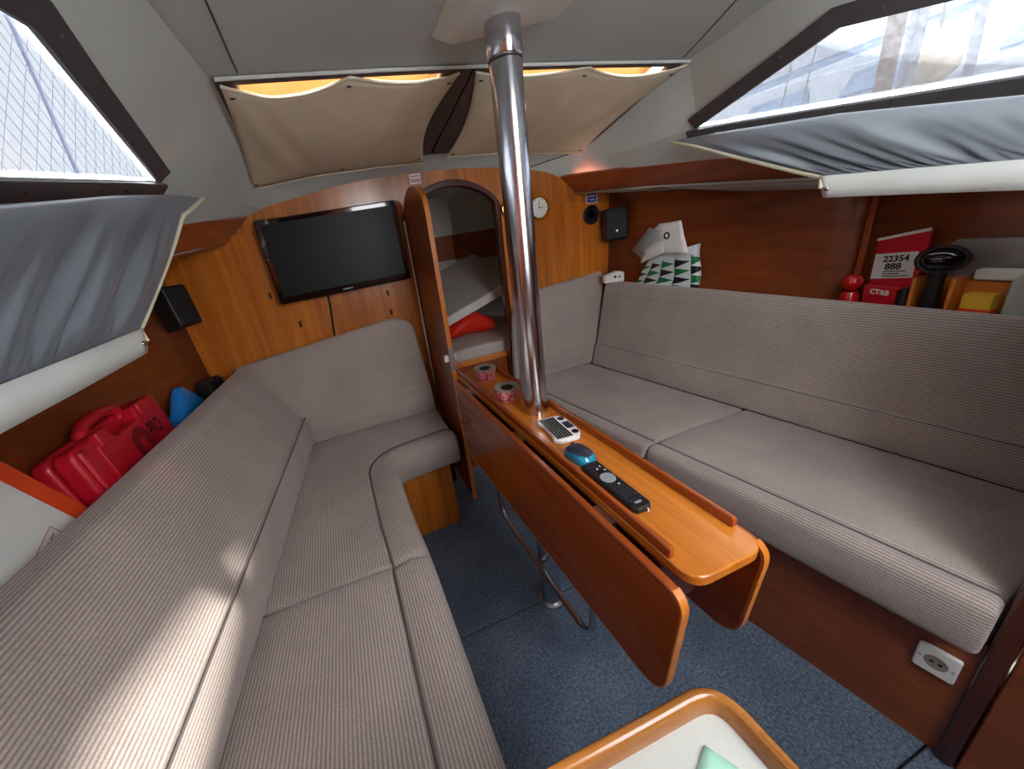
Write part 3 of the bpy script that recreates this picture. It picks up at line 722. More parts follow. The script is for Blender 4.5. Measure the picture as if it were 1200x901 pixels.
def leaf(x, th, y0, y1, zt, zb, slant):
    q = rpoly([(y0, zt), (y1, zt), (y1-0.02, zb-0.035), (y0+0.03, zb)], [0.045, 0.01, 0.05, 0.075], 7)
    return prism([(x+slant*(zt-z), y, z) for y, z in q], (th, 0, 0))
lf = obj('leaf', leaf(0.406, 0.018, 0.318, 1.50, TT-0.010, 0.59, -0.0), M['table'], tb, bevel=0.005, seg=3); lf['label'] = 'port leaf hanging down'
lf = obj('leaf', leaf(0.624, 0.016, 0.335, 1.50, TT-0.02, 0.60, -0.0), M['table'], tb, bevel=0.005, seg=3); lf['label'] = 'starboard leaf hanging down'
for x_, th_, y0_, zt_, zb_ in ((0.406, 0.018, 0.318, TT-0.010, 0.59), (0.624, 0.016, 0.335, TT-0.02, 0.60)):
    q = rpoly([(y0_, zt_), (1.50, zt_), (1.48, zb_-0.035), (y0_+0.03, zb_)], [0.045, 0.01, 0.05, 0.075], 7)
    g = []
    for k in range(len(q)):
        if k in range(7, 17): continue
        g.append(q[k])
    g = q[17:]+q[:6]
    obj('bright_edge', loft([[(x_+0.001, y-0.0012*(1 if y < 0.8 else 0), z+(0.0012 if z > 0.8 else -0.0012)), (x_+th_-0.001, y-0.0012*(1 if y < 0.8 else 0), z+(0.0012 if z > 0.8 else -0.0012)), (x_+th_-0.001, y+0.002, z), (x_+0.001, y+0.002, z)] for y, z in g]), M['edge'], tb)  # light on the leaf ends put in as brighter orange strips
for y in (0.55, 0.95, 1.38):
    obj('hinge', box((0.423, y-0.03, TT-0.035), (0.4445, y+0.03, TT-0.022)), M['steel'], tb)
obj('center_box', box((0.46, 0.42, 0.72), (0.595, 1.50, TT-0.022)), M['darkwood'], tb, bevel=0.006)
up = [(0.493, 1.36, 0.74), (0.493, 1.36, 0.40)]
for i in range(1, 7): a = i/6*PI/2; up.append((0.493, 1.36-0.09+0.09*math.cos(a), 0.333-0.09*math.sin(a)))
up += [(0.493, 1.0, 0.243), (0.493, 0.77, 0.243)]
for i in range(1, 7): a = i/6*PI/2; up.append((0.493, 0.77-0.09*math.sin(a), 0.333-0.09*math.cos(a)))
up += [(0.493, 0.68, 0.74)]
obj('support_tube', tube(up, 0.011, 12), M['chrome'], tb)

# ================================================================== DOOR LEAF
dr = thing('door_1', (0.44, 2.0, 0.1), kind='structure'); dr['label'] = 'open narrow wooden door with an arched top, hinged by the television'
hx, hy, fx, fyy = 0.437, 2.028, 0.425, 1.575
def dpt(s, z): return Vector((lerp(hx, fx, s), lerp(hy, fyy, s), z))
dq = [(0, 0.19), (1, 0.19), (1, 1.60)] + [(1-0.5*(1-math.cos(i/10*PI))/1.0, 1.60+0.118*math.sin(i/10*PI)**0.8) for i in range(1, 10)] + [(0, 1.60)]
dq = [(s, z) for s, z in dq]
obj('leaf', prism([dpt(s, z) for s, z in dq], (0.018, 0, 0)), M['doorwood'], dr, bevel=0.002)
# light solid-wood lipping on the free edge
edge = [dpt(1, 0.19), dpt(1, 0.9), dpt(1, 1.60)] + [dpt(s, z) for s, z in dq[3:9]]
obj('bright_edge', loft([[p+Vector((-0.001, -0.003, 0.002)), p+Vector((0.019, -0.003, 0.002)), p+Vector((0.019, 0.002, -0.002)), p+Vector((-0.001, 0.002, -0.002))] for p in edge]), M['edge'], dr)
lc = dpt(1, 0.98)
lk = obj('latch', box((lc.x-0.003, lc.y-0.006, lc.z-0.055), (lc.x+0.021, lc.y-0.003, lc.z+0.055)), M['steel'], dr)
obj('knob', box((lc.x-0.022, lc.y+0.012, lc.z-0.016), (lc.x-0.001, lc.y+0.034, lc.z+0.016)), M['white'], lk, bevel=0.004)
obj('knob', box((lc.x+0.019, lc.y+0.006, lc.z-0.012), (lc.x+0.034, lc.y+0.03, lc.z+0.012)), M['white'], lk, bevel=0.004)
obj('hinge', tube([(0.43, 2.022, 0.25), (0.43, 2.022, 1.60)], 0.006, 8), M['steel'], dr)

# ================================================================== FORE CABIN THINGS
bt = thing('berth', (0.75, 2.6, 0.0), 'wooden fronted bow berth base seen through the doorway', 'berth')
obj('front_panel', box((0.045, 2.12, -0.02), (1.52, 2.14, 0.735)), M['base'], bt)
obj('front_lip', box((0.06, 2.10, 0.735), (1.5, 2.14, 0.765)), M['edge'], bt, bevel=0.004)
obj('board', hexa([(0.06, 2.14, 0.72), (1.50, 2.14, 0.72), (1.09, 3.28, 0.72), (0.315, 3.28, 0.72)], [(0.06, 2.14, 0.745), (1.50, 2.14, 0.745), (1.09, 3.28, 0.745), (0.315, 3.28, 0.745)]), M['base'], bt)
mq = rpoly([(0.0, 0.745), (1.0, 0.745), (1.0, 0.83), (0.0, 0.83)], 0.02)
m_ = obj('berth_mattress', prism([(x, y, 0.7445) for x, y in rpoly([(0.09, 2.145), (1.47, 2.145), (1.11, 3.26), (0.33, 3.26)], 0.04)], (0, 0, 0.0855)), M['mattress'], bevel=0.02, seg=3)
tag(m_, 'pinkish grey berth mattress lying in the bow cabin', 'mattress')
m_ = thing('loose_mattress', (0.72, 2.8, 0.86), 'pale cushion propped up at a slant in the bow cabin', 'mattress')
mm = basis((0.80, 2.68, 1.09), (0.92, -0.03, 0.30), (0.03, 0.95, 0.22))
obj('cover', plate(0.80, 0.75, 0.05, 0.055, mm), M['mattress'], m_, bevel=0.015, seg=3)
obj('white_edge', xf(box((-0.40, -0.385, -0.002), (0.40, -0.374, 0.057)), mm), M['sheetwhite'], m_, bevel=0.004)
rg = []
for i in range(9):
    t_ = i/8; x = lerp(0.66, 1.02, t_); r = 0.085*math.sin(max(0.08, min(0.92, t_))*PI)**0.5
    rg.append([(x, 2.46+0.09*math.cos(a)*(1+0.1*math.sin(7*t_+a*2)), 0.832+r*1.05+r*math.sin(a)*(1+0.14*math.sin(9*t_+a*3))) for a in [2*PI*k/14 for k in range(14)]])
tag(obj('stuff_sack', loft(rg), M['redcloth'], sub=1), 'crumpled bright red fabric bundle under the pale slanted cushion', 'bundle')

# ================================================================== BULKHEAD FITTINGS
# television
tvM = basis((0.078, 1.985, 1.505), (1, 0, 0.018), (-0.018, 0, 1))   # z axis points to the cabin (-y)
tv = thing('television', (0.078, 1.99, 1.30), 'flat black television screwed to the orange bulkhead', 'television')
hs_ = obj('housing', plate(0.64, 0.372, 0.012, 0.022, tvM @ Matrix.Translation((0, 0, -0.012))), M['gloss'], tv, bevel=0.005, seg=3)
obj('back_box', plate(0.40, 0.22, 0.02, 0.05, tvM @ Matrix.Translation((0, 0, -0.062))), M['black'], tv)
obj('screen', plate(0.592, 0.318, 0.003, 0.0015, tvM @ Matrix.Translation((0, 0.006, 0.0105))), M['screen'], tv)
obj('badge', plate(0.05, 0.006, 0.003, 0.001, tvM @ Matrix.Translation((0.0, -0.171, 0.0102))), M['grey'], hs_)  # pale bar for the brand mark and a small reflection painted with it
obj('power_light', plate(0.004, 0.004, 0.002, 0.001, tvM @ Matrix.Translation((-0.309, 0.02, 0.0102))), M['white'], hs_)
tag(obj('power_cable', tube([(-0.02, 2.044, 1.33), (-0.025, 2.044, 1.25), (-0.034, 2.044, 1.18), (-0.042, 2.044, 1.105)], 0.005, 8), M['black']), 'black cable hanging below the television', 'cable')
# little hooks on the bulkhead
for x, z, lab in ((-0.28, 1.36, 'small brass hook beside the lower port corner of the television'), (-0.187, 1.20, 'small brass hook above the port back cushion'), (0.277, 1.268, 'small brass hook just under the television, upper of a pair'), (0.272, 1.166, 'small brass hook near the cushion, lower of a pair')):
    h = thing('wall_hook', (x, 2.045, z), lab, 'hook')
    obj('plate', plate(0.014, 0.03, 0.004, 0.003, basis((x, 2.05, z), (1, 0, 0), (0, 0, 1))), M['darkstud'], h)
    obj('peg', tube([(x, 2.048, z+0.004), (x, 2.034, z+0.002), (x, 2.028, z+0.012)], 0.003, 6), M['brass'], h)
# clocks
def dial(x, z, r, label, cat):
    c = thing('bulkhead_clock', (x, 2.05, z-r), label, cat)
    Mx = basis((x, 2.05, z), (1, 0, 0), (0, 0, 1))
    obj('case', lathe([(r, 0), (r, 0.02), (r*0.97, 0.028), (r*0.86, 0.03), (r*0.82, 0.022), (0, 0.022)], 32, Mx), M['brass'], c)
    f_ = obj('dial', lathe([(r*0.83, 0.0225), (r*0.83, 0.024), (0, 0.024)], 32, Mx), M['white'], c)
    obj('hand', xf(box((-0.0015, 0, 0.0245), (0.0015, r*0.6, 0.0255)), Mx), M['black'], f_)
    obj('hand', xf(box((0, -0.0015, 0.0245), (r*0.45, 0.0015, 0.0255)), Mx), M['black'], f_)
    obj('hub', lathe([(0.004, 0.024), (0.004, 0.027), (0, 0.027)], 10, Mx), M['black'], c)
    for i in range(12):
        a = i/12*2*PI; obj('hour_mark', xf(box((-0.001, r*0.68, 0.0242), (0.001, r*0.78, 0.0248)), Mx @ Matrix.Rotation(a, 4, 'Z')), M['black'], f_)
dial(1.205, 1.568, 0.062, 'round white-faced bulkhead clock just starboard of the post', 'clock')
dial(1.030, 1.588, 0.055, 'round brass-rimmed dial between the doorway and the post', 'barometer')
vent = thing('round_vent', (1.563, 2.05, 1.43), 'round black fitting between the clock and the black speaker', 'vent')
vM = basis((1.563, 2.05, 1.487), (1, 0, 0), (0, 0, 1))
obj('rim', lathe([(0.054, 0), (0.054, 0.012), (0.048, 0.018), (0.038, 0.016), (0.036, 0.006), (0, 0.006)], 32, vM), M['black'], vent)
obj('core', lathe([(0.02, 0.006), (0.018, 0.013), (0, 0.014)], 24, vM), M['gloss'], vent)
for dx in (-0.026, -0.013, 0.013, 0.026):
    obj('slat', xf(box((dx-0.002, -0.03, 0.006), (dx+0.002, 0.03, 0.011)), vM), M['black'], vent)
st = obj('sticker', plate(0.078, 0.062, 0.002, 0.001, basis((1.571, 2.0465, 1.580), (1, 0, -0.02), (0, 0, 1))), M['white'])
tag(st, 'small purple and white sticker above the round black fitting', 'sticker')
obj('print', plate(0.066, 0.050, 0.002, 0.0006, basis((1.571, 2.0455, 1.580), (1, 0, -0.02), (0, 0, 1))), M['purple'], st)
obj('print_line', plate(0.05, 0.006, 0.001, 0.0004, basis((1.571, 2.0449, 1.590), (1, 0, -0.02), (0, 0, 1))), M['white'], st)
obj('print_line', plate(0.03, 0.006, 0.001, 0.0004, basis((1.575, 2.0449, 1.570), (1, 0, -0.02), (0, 0, 1))), M['white'], st)
st = obj('sticker', plate(0.058, 0.046, 0.002, 0.001, basis((0.53, 2.0465, 1.785), (1, 0, 0.02), (0, 0, 1))), M['white'])
tag(st, 'small white printed sticker above the doorway arch', 'sticker')
for i in range(4): obj('print_mark', plate(0.009, 0.015, 0.001, 0.0004, basis((0.513+0.012*i, 2.0455, 1.777), (1, 0, 0.02), (0, 0, 1))), M['redprint'], st)
obj('print_line', plate(0.045, 0.005, 0.001, 0.0004, basis((0.53, 2.0455, 1.797), (1, 0, 0.02), (0, 0, 1))), M['redprint'], st)
# speakers
def speaker(Mx, w, h, d, label):
    c = thing('loudspeaker', Mx @ Vector((0, -h/2, 0)), label, 'loudspeaker', 'small black wall speakers')
    obj('cabinet', xf(prism([(a, b, 0) for a, b in rrect(w, h, 0.012)], (0, 0, d)), Mx), M['black'], c, bevel=0.01, seg=3)
    obj('grille', xf(prism([(a, b, d) for a, b in rrect(w*0.86, h*0.9, 0.012)], (0, 0, 0.006)), Mx), M['grille'], c, bevel=0.004)
    obj('badge', lathe([(0.006, d+0.006), (0.005, d+0.008), (0, d+0.008)], 12, Mx @ Matrix.Translation((0, -h*0.22, 0))), M['steel'], c)
    obj('bracket', xf(box((-0.012, -0.03, -0.035), (0.012, 0.03, 0.0)), Mx), M['black'], c)
speaker(basis((-0.645, 1.865, 1.385), (0.35, -0.94, 0.05), (-0.1, 0.03, 1)) @ Matrix.Rotation(PI, 4, 'Y') if False else basis((-0.66, 1.90, 1.385), (0.45, 0.89, -0.02), (-0.12, 0.08, 0.98)), 0.115, 0.17, 0.085, 'small black loudspeaker in the port corner beneath the valance')
speaker(basis((1.672, 1.99, 1.415), (0.90, -0.42, 0.0), (0.02, 0.05, 1)), 0.125, 0.175, 0.085, 'small black loudspeaker in the starboard corner beside the round fitting')

# ================================================================== CURTAINS
def wr(x, y, s): return noise.noise(Vector((x, y, s)))
# beige front curtains
def front_curtain(corners, label, sag, folds, bow):
    """corners: top-left, top-right, bottom-right, bottom-left (x, y)"""
    (a, b, c, d) = corners; N1, N2 = 36, 18; P = []
    for j in range(N2+1):
        v = j/N2; row = []
        for i in range(N1+1):
            u = i/N1
            x = lerp(lerp(a[0], b[0], u), lerp(d[0], c[0], u), v); y = lerp(lerp(a[1], b[1], u), lerp(d[1], c[1], u), v)
            x += bow[0]*math.sin(PI*v)*(1-u)**3 + bow[1]*math.sin(PI*v)*u**3
            dip = sag*(math.sin(PI*((u*2) % 1))*(1.0 if (u < 0.5) == (sag > 0.06) else 0.55))*(1-v)**3
            y += dip
            off = 0.016 + 0.012*math.sin(PI*u)*math.sin(PI*v)
            for (fu, fv0, fw, fa) in folds: off += fa*math.exp(-((u-fu-(v-0.5)*fv0)/fw)**2)*math.sin(PI*min(1, v*0.9+0.1))
            off += 0.004*wr(u*4, v*2, 3.1)
            row.append(slope_at(x, y, off) if y < 1.95 else slope_at(x, y, off))
        P.append(row)
    t = thing('window_curtain', P[N2][N1//2], label, 'curtain', 'beige forward window curtains')
    obj('cloth', sheet(P), M['beige'], t, solid=0.002, angle=80)
    ring = [P[0][i] for i in range(N1+1)]
    obj('binding', tube([p+Vector((0, 0, -0.001)) for p in ring], 0.0045, 6), M['beige_edge'], t)
    obj('binding', tube([p+Vector((0, 0, -0.001)) for p in P[N2]], 0.0035, 6), M['beige_edge'], t)
    for i, j in ((1, 1), (N1//2, 1), (N1-1, 1), (1, N2-1), (N1//2, N2-1), (N1-1, N2-1)):
        p = P[j][i]; obj('snap', lathe([(0.0075, 0), (0.007, 0.003), (0.003, 0.004), (0, 0.003)], 12, basis(p+Vector((0, -0.001, -0.001)), (1, 0, 0), (0, -0.97, -0.2))), M['darkstud'], t)
front_curtain([(-0.137, 1.328), (0.545, 1.333), (0.565, 1.972), (-0.205, 1.945)], 'beige fabric curtain over the port forward window, nearest the television', 0.065, [(0.14, 0.25, 0.05, 0.012), (0.93, -0.02, 0.04, 0.014), (0.3, 0.3, 0.07, 0.012), (0.7, -0.2, 0.06, 0.006)], (0.01, -0.045))
front_curtain([(0.60, 1.335), (1.45, 1.322), (1.425, 1.945), (0.675, 1.95)], 'beige fabric curtain over the starboard forward window, behind the post', 0.055, [(0.52, -0.05, 0.04, 0.012), (0.10, 0.0, 0.05, 0.01), (0.8, -0.3, 0.08, 0.010)], (0.03, -0.03))
# silver blackout curtains hanging under the side windows
def side_curtain(top, bot, inward, label, sgn, pull):
    """top/bot: list of points from forward to aft; cloth gathered at the bottom onto a white band"""
    N1, N2 = 150, 26
    def along(pts, u):
        L = [0]
        for a, b in zip(pts, pts[1:]): L.append(L[-1]+(Vector(b)-Vector(a)).length)
        s = u*L[-1]; k = 0
        while k < len(L)-2 and L[k+1] < s: k += 1
        return Vector(pts[k]).lerp(Vector(pts[k+1]), (s-L[k])/(L[k+1]-L[k]))
    P = []
    Lt = sum((Vector(b)-Vector(a)).length for a, b in zip(bot, bot[1:]))
    for j in range(N2+1):
        v = j/N2; row = []
        for i in range(N1+1):
            u = i/N1; a = along(top, u); b = along(bot, u); p = a.lerp(b, v)
            w = v/0.2 if v < 0.2 else (1-v)/0.8
            p.y -= pull*w*(1-u)**4
            s_ = u*Lt; bell = math.sin(PI*min(1, v))**0.7
            low = max(0, (v-0.15)/0.85)
            fold = 0.020*wr(s_*11, v*0.7+s_*0.8, sgn*5.0)*bell*min(1, v*2)
            fold += 0.018*wr(s_*34, v*0.9, sgn*9.0)*low*(1-0.75*max(0, (v-0.85)/0.15))
            gat = 0.006*math.sin(s_*230+4*wr(s_*12, 0, 2))*max(0, (v-0.78)/0.22)
            gat *= 1-max(0, min(1, (v-0.90)/0.08)); fold *= 1-max(0, min(1, (v-0.86)/0.12))*0.85
            edge = min(1, min(u, 1-u)*14)
            off = 0.014*bell*(1-v*0.5) + 0.006 + (fold+gat)*edge*1.5
            row.append(p+Vector(inward)*off)
        P.append(row)
    t = thing('blackout_curtain', Vector(bot[0]), label, 'curtain', 'silver blackout curtains under the side windows')
    obj('cloth', sheet(P), M['silver'], t, solid=0.0015, angle=180)
    bw = 0.058
    band = []
    for i in range(41):
        u = i/40; b = along(bot, u); a = along(top, u); d = (b-a).normalized()
        d = (d*0.3+Vector((0, 0, -0.8))).normalized(); band.append([b-d*0.006+Vector(inward)*0.013, b+d*bw*0.5+Vector(inward)*0.015, b+d*bw+Vector(inward)*0.012])
    obj('white_band', sheet(band), M['white_band'], t, solid=0.004)
    e = [P[j][0] for j in range(N2+1)]+[band[0][1]]
    obj('edge_binding', tube([p+Vector(inward)*0.002 for p in e], [0.006]*len(e), 6), M['cream'], t)
    p = band[1][1]+Vector(inward)*0.004
    obj('stud', lathe([(0.008, 0), (0.007, 0.003), (0.004, 0.005), (0, 0.005)], 14, basis(p, (0, 1, 0), Vector((0, 0, 1)) if sgn < 0 else (0, 0, -1))), M['stud'], t)
    o = t.children[-1]
side_curtain([(-0.322, 1.56, 1.734), (-0.355, 1.36, 1.722), (-0.395, 1.1, 1.69), (-0.43, 0.8, 1.642), (-0.48, 0.3, 1.57)], [(-0.495, 1.19, 1.395), (-0.50, 0.9, 1.393), (-0.51, 0.6, 1.392), (-0.54, 0.15, 1.385)], (0.9, 0, -0.3), 'silver-grey blackout curtain with white hem under the port window', -1, 0.13)
side_curtain([(1.465, 1.385, 1.722), (1.478, 1.20, 1.705), (1.505, 0.84, 1.660), (1.545, 0.53, 1.602), (1.603, 0.21, 1.548)], [(1.455, 0.825, 1.497), (1.458, 0.64, 1.482), (1.465, 0.46, 1.466), (1.488, 0.21, 1.436)], (-0.9, 0, -0.3), 'silver-grey blackout curtain with white hem under the starboard window', 1, 0.02)

# ================================================================== PORT SHELF
# red tool case
cs = thing('tool_case', (-0.70, 1.22, 0.90), 'red plastic tool case with PRO lettering behind the port back cushion', 'case')
cM = basis((-0.708, 1.29, 1.022), (-0.03, 1, -0.03), (-0.16, 0.02, 1))     # x forward, y up, z inboard
def casebox(x0, x1, y0, y1, z0, z1, r): return xf(prism([(a, b, z0) for a, b in rpoly([(x0, y0), (x1, y0), (x1, y1), (x0, y1)], r, 5)], (0, 0, z1-z0)), cM)
obj('shell', casebox(-0.25, 0.25, -0.14, 0.125, -0.044, -0.002, 0.03), M['red'], cs, bevel=0.012, seg=3)
lid_ = obj('lid', xf(prism([(a, b, 0.0) for a, b in rpoly([(-0.25, -0.14), (0.25, -0.14), (0.25, 0.125), (0.10, 0.125), (0.08, 0.085), (-0.06, 0.085), (-0.08, 0.125), (-0.25, 0.125)], [0.03, 0.03, 0.03, 0.012, 0.012, 0.012, 0.012, 0.03], 4)], (0, 0, 0.05)), cM), M['red'], cs, bevel=0.012, seg=3)
obj('rib', casebox(-0.235, -0.20, -0.13, 0.115, 0.045, 0.058, 0.01), M['red'], lid_, bevel=0.006)
obj('rib', casebox(-0.165, -0.155, -0.13, 0.10, 0.045, 0.056, 0.004), M['red'], lid_, bevel=0.004)
hp_ = [(-0.105, 0.10, 0), (-0.10, 0.13, 0), (-0.07, 0.146, 0), (0.0, 0.151, 0), (0.07, 0.146, 0), (0.10, 0.13, 0), (0.105, 0.10, 0)]
obj('handle', tube([cM @ Vector(p) for p in hp_], 0.017, 10), M['red'], cs)
obj('latch', casebox(0.10, 0.15, 0.085, 0.13, 0.04, 0.06, 0.006), M['red'], cs, bevel=0.004)
obj('latch', casebox(-0.15, -0.10, 0.085, 0.13, 0.04, 0.06, 0.006), M['red'], cs, bevel=0.004)
for i, r in enumerate((0.052, 0.045, 0.038, 0.031, 0.024)):
    n_ = 26; a0 = -0.3; pts_ = []
    ring_o = [(0.03+r*math.cos(lerp(-0.2*PI, 1.25*PI, k/n_)), 0.018+r*math.sin(lerp(-0.2*PI, 1.25*PI, k/n_)), 0.0505) for k in range(n_+1)]
    ring_i = [(0.03+(r-0.004)*math.cos(lerp(-0.2*PI, 1.25*PI, k/n_)), 0.018+(r-0.004)*math.sin(lerp(-0.2*PI, 1.25*PI, k/n_)), 0.0505) for k in range(n_+1)]
    obj('emblem_ring', sheet([[cM @ Vector(a), cM @ Vector(b)] for a, b in zip(ring_o, ring_i)]), M['ink'], lid_)
text('PRO', 0.074, cM @ Matrix.Translation((0.135, 0.028, 0.0503)) @ Matrix.Diagonal((0.62, 1.0, 1, 1)), M['ink'], lid_)
# blue bag
rg = []
for i in range(9):
    t_ = i/8; y = lerp(1.56, 1.86, t_); r = 0.105*math.sin(max(0.1, min(0.9, t_))*PI)**0.5*(1.1-0.35*t_)
    rg.append([(-0.666+0.045*math.cos(a)*(1+0.2*wr(t_*5, a, 1)), y, 0.872+r*1.25+r*1.2*math.sin(a)*(1+0.25*wr(t_*6, math.cos(a)*2, math.sin(a)*2+4))) for a in [2*PI*k/16 for k in range(16)]])
for r_ in rg:
    zmin = min(p[2] for p in r_)
    r_[:] = [(p[0], p[1], max(0.872, p[2])) for p in r_]
tag(obj('plastic_bag', loft(rg), M['blue'], sub=1), 'crumpled bright blue plastic bag next to the red case', 'bag')
bl = thing('camera_pouch', (-0.64, 1.86, 0.9), 'small black pouch at the forward end of the port shelf', 'pouch')
bM_ = basis((-0.628, 1.935, 0.965), (0.25, 0.95, -0.1), (-0.15, 0.1, 1))
obj('body', xf(prism([(a, b, -0.03) for a, b in rrect(0.12, 0.185, 0.02)], (0, 0, 0.06)), bM_), M['grille'], bl, bevel=0.012, seg=3)
obj('flap', xf(prism([(a, b, 0.03) for a, b in rpoly([(-0.055, 0.0), (0.055, 0.0), (0.055, 0.08), (-0.055, 0.08)], 0.012)], (0, 0, 0.006)), bM_), M['black'], bl, bevel=0.003)
obj('buckle', xf(box((0.02, 0.01, 0.036), (0.038, 0.03, 0.041)), bM_), M['fender'], bl, bevel=0.002)
# orange and white box
bx = thing('cardboard_box', (-0.66, 0.76, 0.9), 'white cardboard box with orange edge and red print, beside the red case', 'box')
oM = basis((-0.70, 0.760, 1.03), (-0.02, 0.94, 0.33), (-0.2, -0.31, 0.93))
obj('white_face', xf(box((-0.12, -0.13, 0.0), (0.205, 0.20, 0.006)), oM), M['card'], bx, bevel=0.001)
obj('carton', xf(box((-0.12, -0.13, -0.08), (0.24, 0.20, -0.001)), oM), M['orange'], bx, bevel=0.003)
obj('orange_edge', xf(box((0.206, -0.13, -0.001), (0.245, 0.20, 0.006)), oM), M['orange'], bx, bevel=0.001)
def fr_line(x0, y0, x1, y1, w=0.0022):
    d = Vector((x1-x0, y1-y0)).normalized(); n = Vector((-d.y, d.x))*w/2
    return xf(([(x0-n.x, y0-n.y, 0.0064), (x1-n.x, y1-n.y, 0.0064), (x1+n.x, y1+n.y, 0.0064), (x0+n.x, y0+n.y, 0.0064)], [(0, 1, 2, 3)]), oM)
fx0, fx1, fy0, fy1 = -0.11, 0.16, -0.10, -0.035
obj('printed_frame', join(fr_line(fx0, fy0, fx1, fy0), fr_line(fx1, fy0, fx1, fy1), fr_line(fx1, fy1, fx0, fy1), fr_line(fx0, fy1, fx0, fy0)), M['redprint'], bx, smooth=False)
for j in range(5):
    y = -0.048-0.0125*j if j < 4 else -0.115
    segs = []; x = -0.10
    while x < 0.145:
        l_ = random.uniform(0.012, 0.035); segs.append(fr_line(x, y, min(0.15, x+l_), y, 0.0042)); x += l_+0.007
    obj('printed_line', join(*segs), M['redprint'], bx, smooth=False)
obj('printed_arrow', xf(([(0.0, 0.04, 0.0064), (0.055, 0.025, 0.0064), (0.02, 0.01, 0.0064), (-0.08, 0.01, 0.0064), (-0.08, 0.035, 0.0064)], [(0, 4, 3, 2, 1)]), oM), M['orange'], bx, smooth=False)

# ================================================================== STARBOARD SHELF
# carrier bag with printed triangles
BAGX = 0.035
bgm = thing('carrier_bag', (1.70, 1.62, 1.0), 'folded white carrier bag printed with green and black triangles', 'bag')
rings = []
for i in range(15):
    t_ = i/14; z = 1.002+0.25*t_; wv = lerp(0.195, 0.13, t_**1.5); dv = 0.022*(1-0.3*t_)+0.006
    ring_ = []
    for k in range(28):
        a = 2*PI*k/28-PI/2; ca, sa = math.cos(a), math.sin(a); s_ = lambda c: math.copysign(abs(c)**0.6, c)
        yb = 1.635-0.05*t_+wv*s_(ca)+0.016*wr(z*12, sa*2, ca)
        ring_.append((1.706-0.14*(yb-1.64)-dv*s_(sa)+0.006*wr(ca*2, z*9, sa), yb, z+0.03*t_*(-ca)))
    rings.append(ring_)
obj('body', loft(rings), M['bag'], bgm, angle=80)
# folded-over top: two crumpled flaps and the grey lining between them
def flap(pts, off, mat, name):
    n = 10; P = []
    (a, b, c, d) = [Vector(p) for p in pts]
    for j in range(n+1):
        v = j/n; P.append([a.lerp(b, i/n).lerp(d.lerp(c, i/n), v) + Vector((-0.012*math.sin(PI*i/n)*math.sin(PI*v)+0.006*wr(i*0.6, j*0.6, off), 0, 0.004*wr(i*0.5, j*0.5, off+3))) for i in range(n+1)])
    return obj(name, sheet(P), mat, bgm, solid=0.002, angle=80)
flap([(1.655, 1.80, 1.255), (1.65, 1.62, 1.395), (1.66, 1.50, 1.40), (1.672, 1.455, 1.24)], 1.0, M['white'], 'folded_top')
flap([(1.645, 1.80, 1.27), (1.628, 1.66, 1.385), (1.625, 1.60, 1.36), (1.632, 1.70, 1.215)], 5.0, M['grey'], 'inner_lining')
flap([(1.632, 1.70, 1.285), (1.626, 1.55, 1.33), (1.628, 1.565, 1.255), (1.634, 1.72, 1.20)], 9.0, M['white'], 'turned_corner')
obj('eyelet', tube([(1.624, 1.545+0.014*math.cos(a), 1.338+0.014*math.sin(a)) for a in [2*PI*k/16 for k in range(16)]], 0.004, 6, loop=True), M['ink'], bgm)
# white ornament
wo = thing('white_adapter', (1.60, 1.905, 1.094), 'small white plastic adapter between the end cushion and the bag', 'adapter')
wM = basis((1.598, 1.905, 1.0935), (0.94, -0.33, 0), (0, 0, 1))
obj('body', xf(prism([(a, b, -0.02) for a, b in rpoly([(-0.055, 0), (0.06, 0), (0.06, 0.055), (0.02, 0.065), (-0.055, 0.045)], 0.010)], (0, 0, 0.05)), wM), M['white'], wo, bevel=0.006)
obj('socket_hole', lathe([(0.008, 0.03), (0.008, 0.0306), (0, 0.0306)], 10, wM @ Matrix.Translation((0.005, 0.034, 0))), M['ink'], wo)
obj('socket_hole', lathe([(0.006, 0.03), (0.006, 0.0306), (0, 0.0306)], 10, wM @ Matrix.Translation((0.03, 0.032, 0))), M['ink'], wo)
# joint cover strip on the hull
sp = obj('cover_strip', hexa([(1.842, 0.876, 1.002), (1.855, 0.876, 1.002), (1.855, 0.894, 1.002), (1.842, 0.894, 1.002)], [(1.862, 0.876, 1.43), (1.876, 0.876, 1.43), (1.876, 0.894, 1.43), (1.862, 0.894, 1.43)]), M['valance'], bevel=0.003)
tag(sp, 'narrow upright wooden strip on the starboard hull, by the red packet', 'strip')
# red air horn
hn = thing('air_horn', (1.74, 0.84, 1.0), 'shiny red round-topped air horn canister beside the upright wooden strip', 'horn')
hM = Matrix.Translation((1.755, 0.848, 1.0))
obj('can', lathe([(0.0, 0.0), (0.026, 0), (0.027, 0.07), (0.02, 0.085), (0.0, 0.085)], 20, hM), M['red_glossy'], hn)
obj('ball', lathe([(0.0, 0.085)]+[(0.03*math.sin(a), 0.118-0.03*math.cos(a)) for a in [PI*k/10 for k in range(1, 10)]]+[(0, 0.148)], 20, hM), M['red_glossy'], hn)
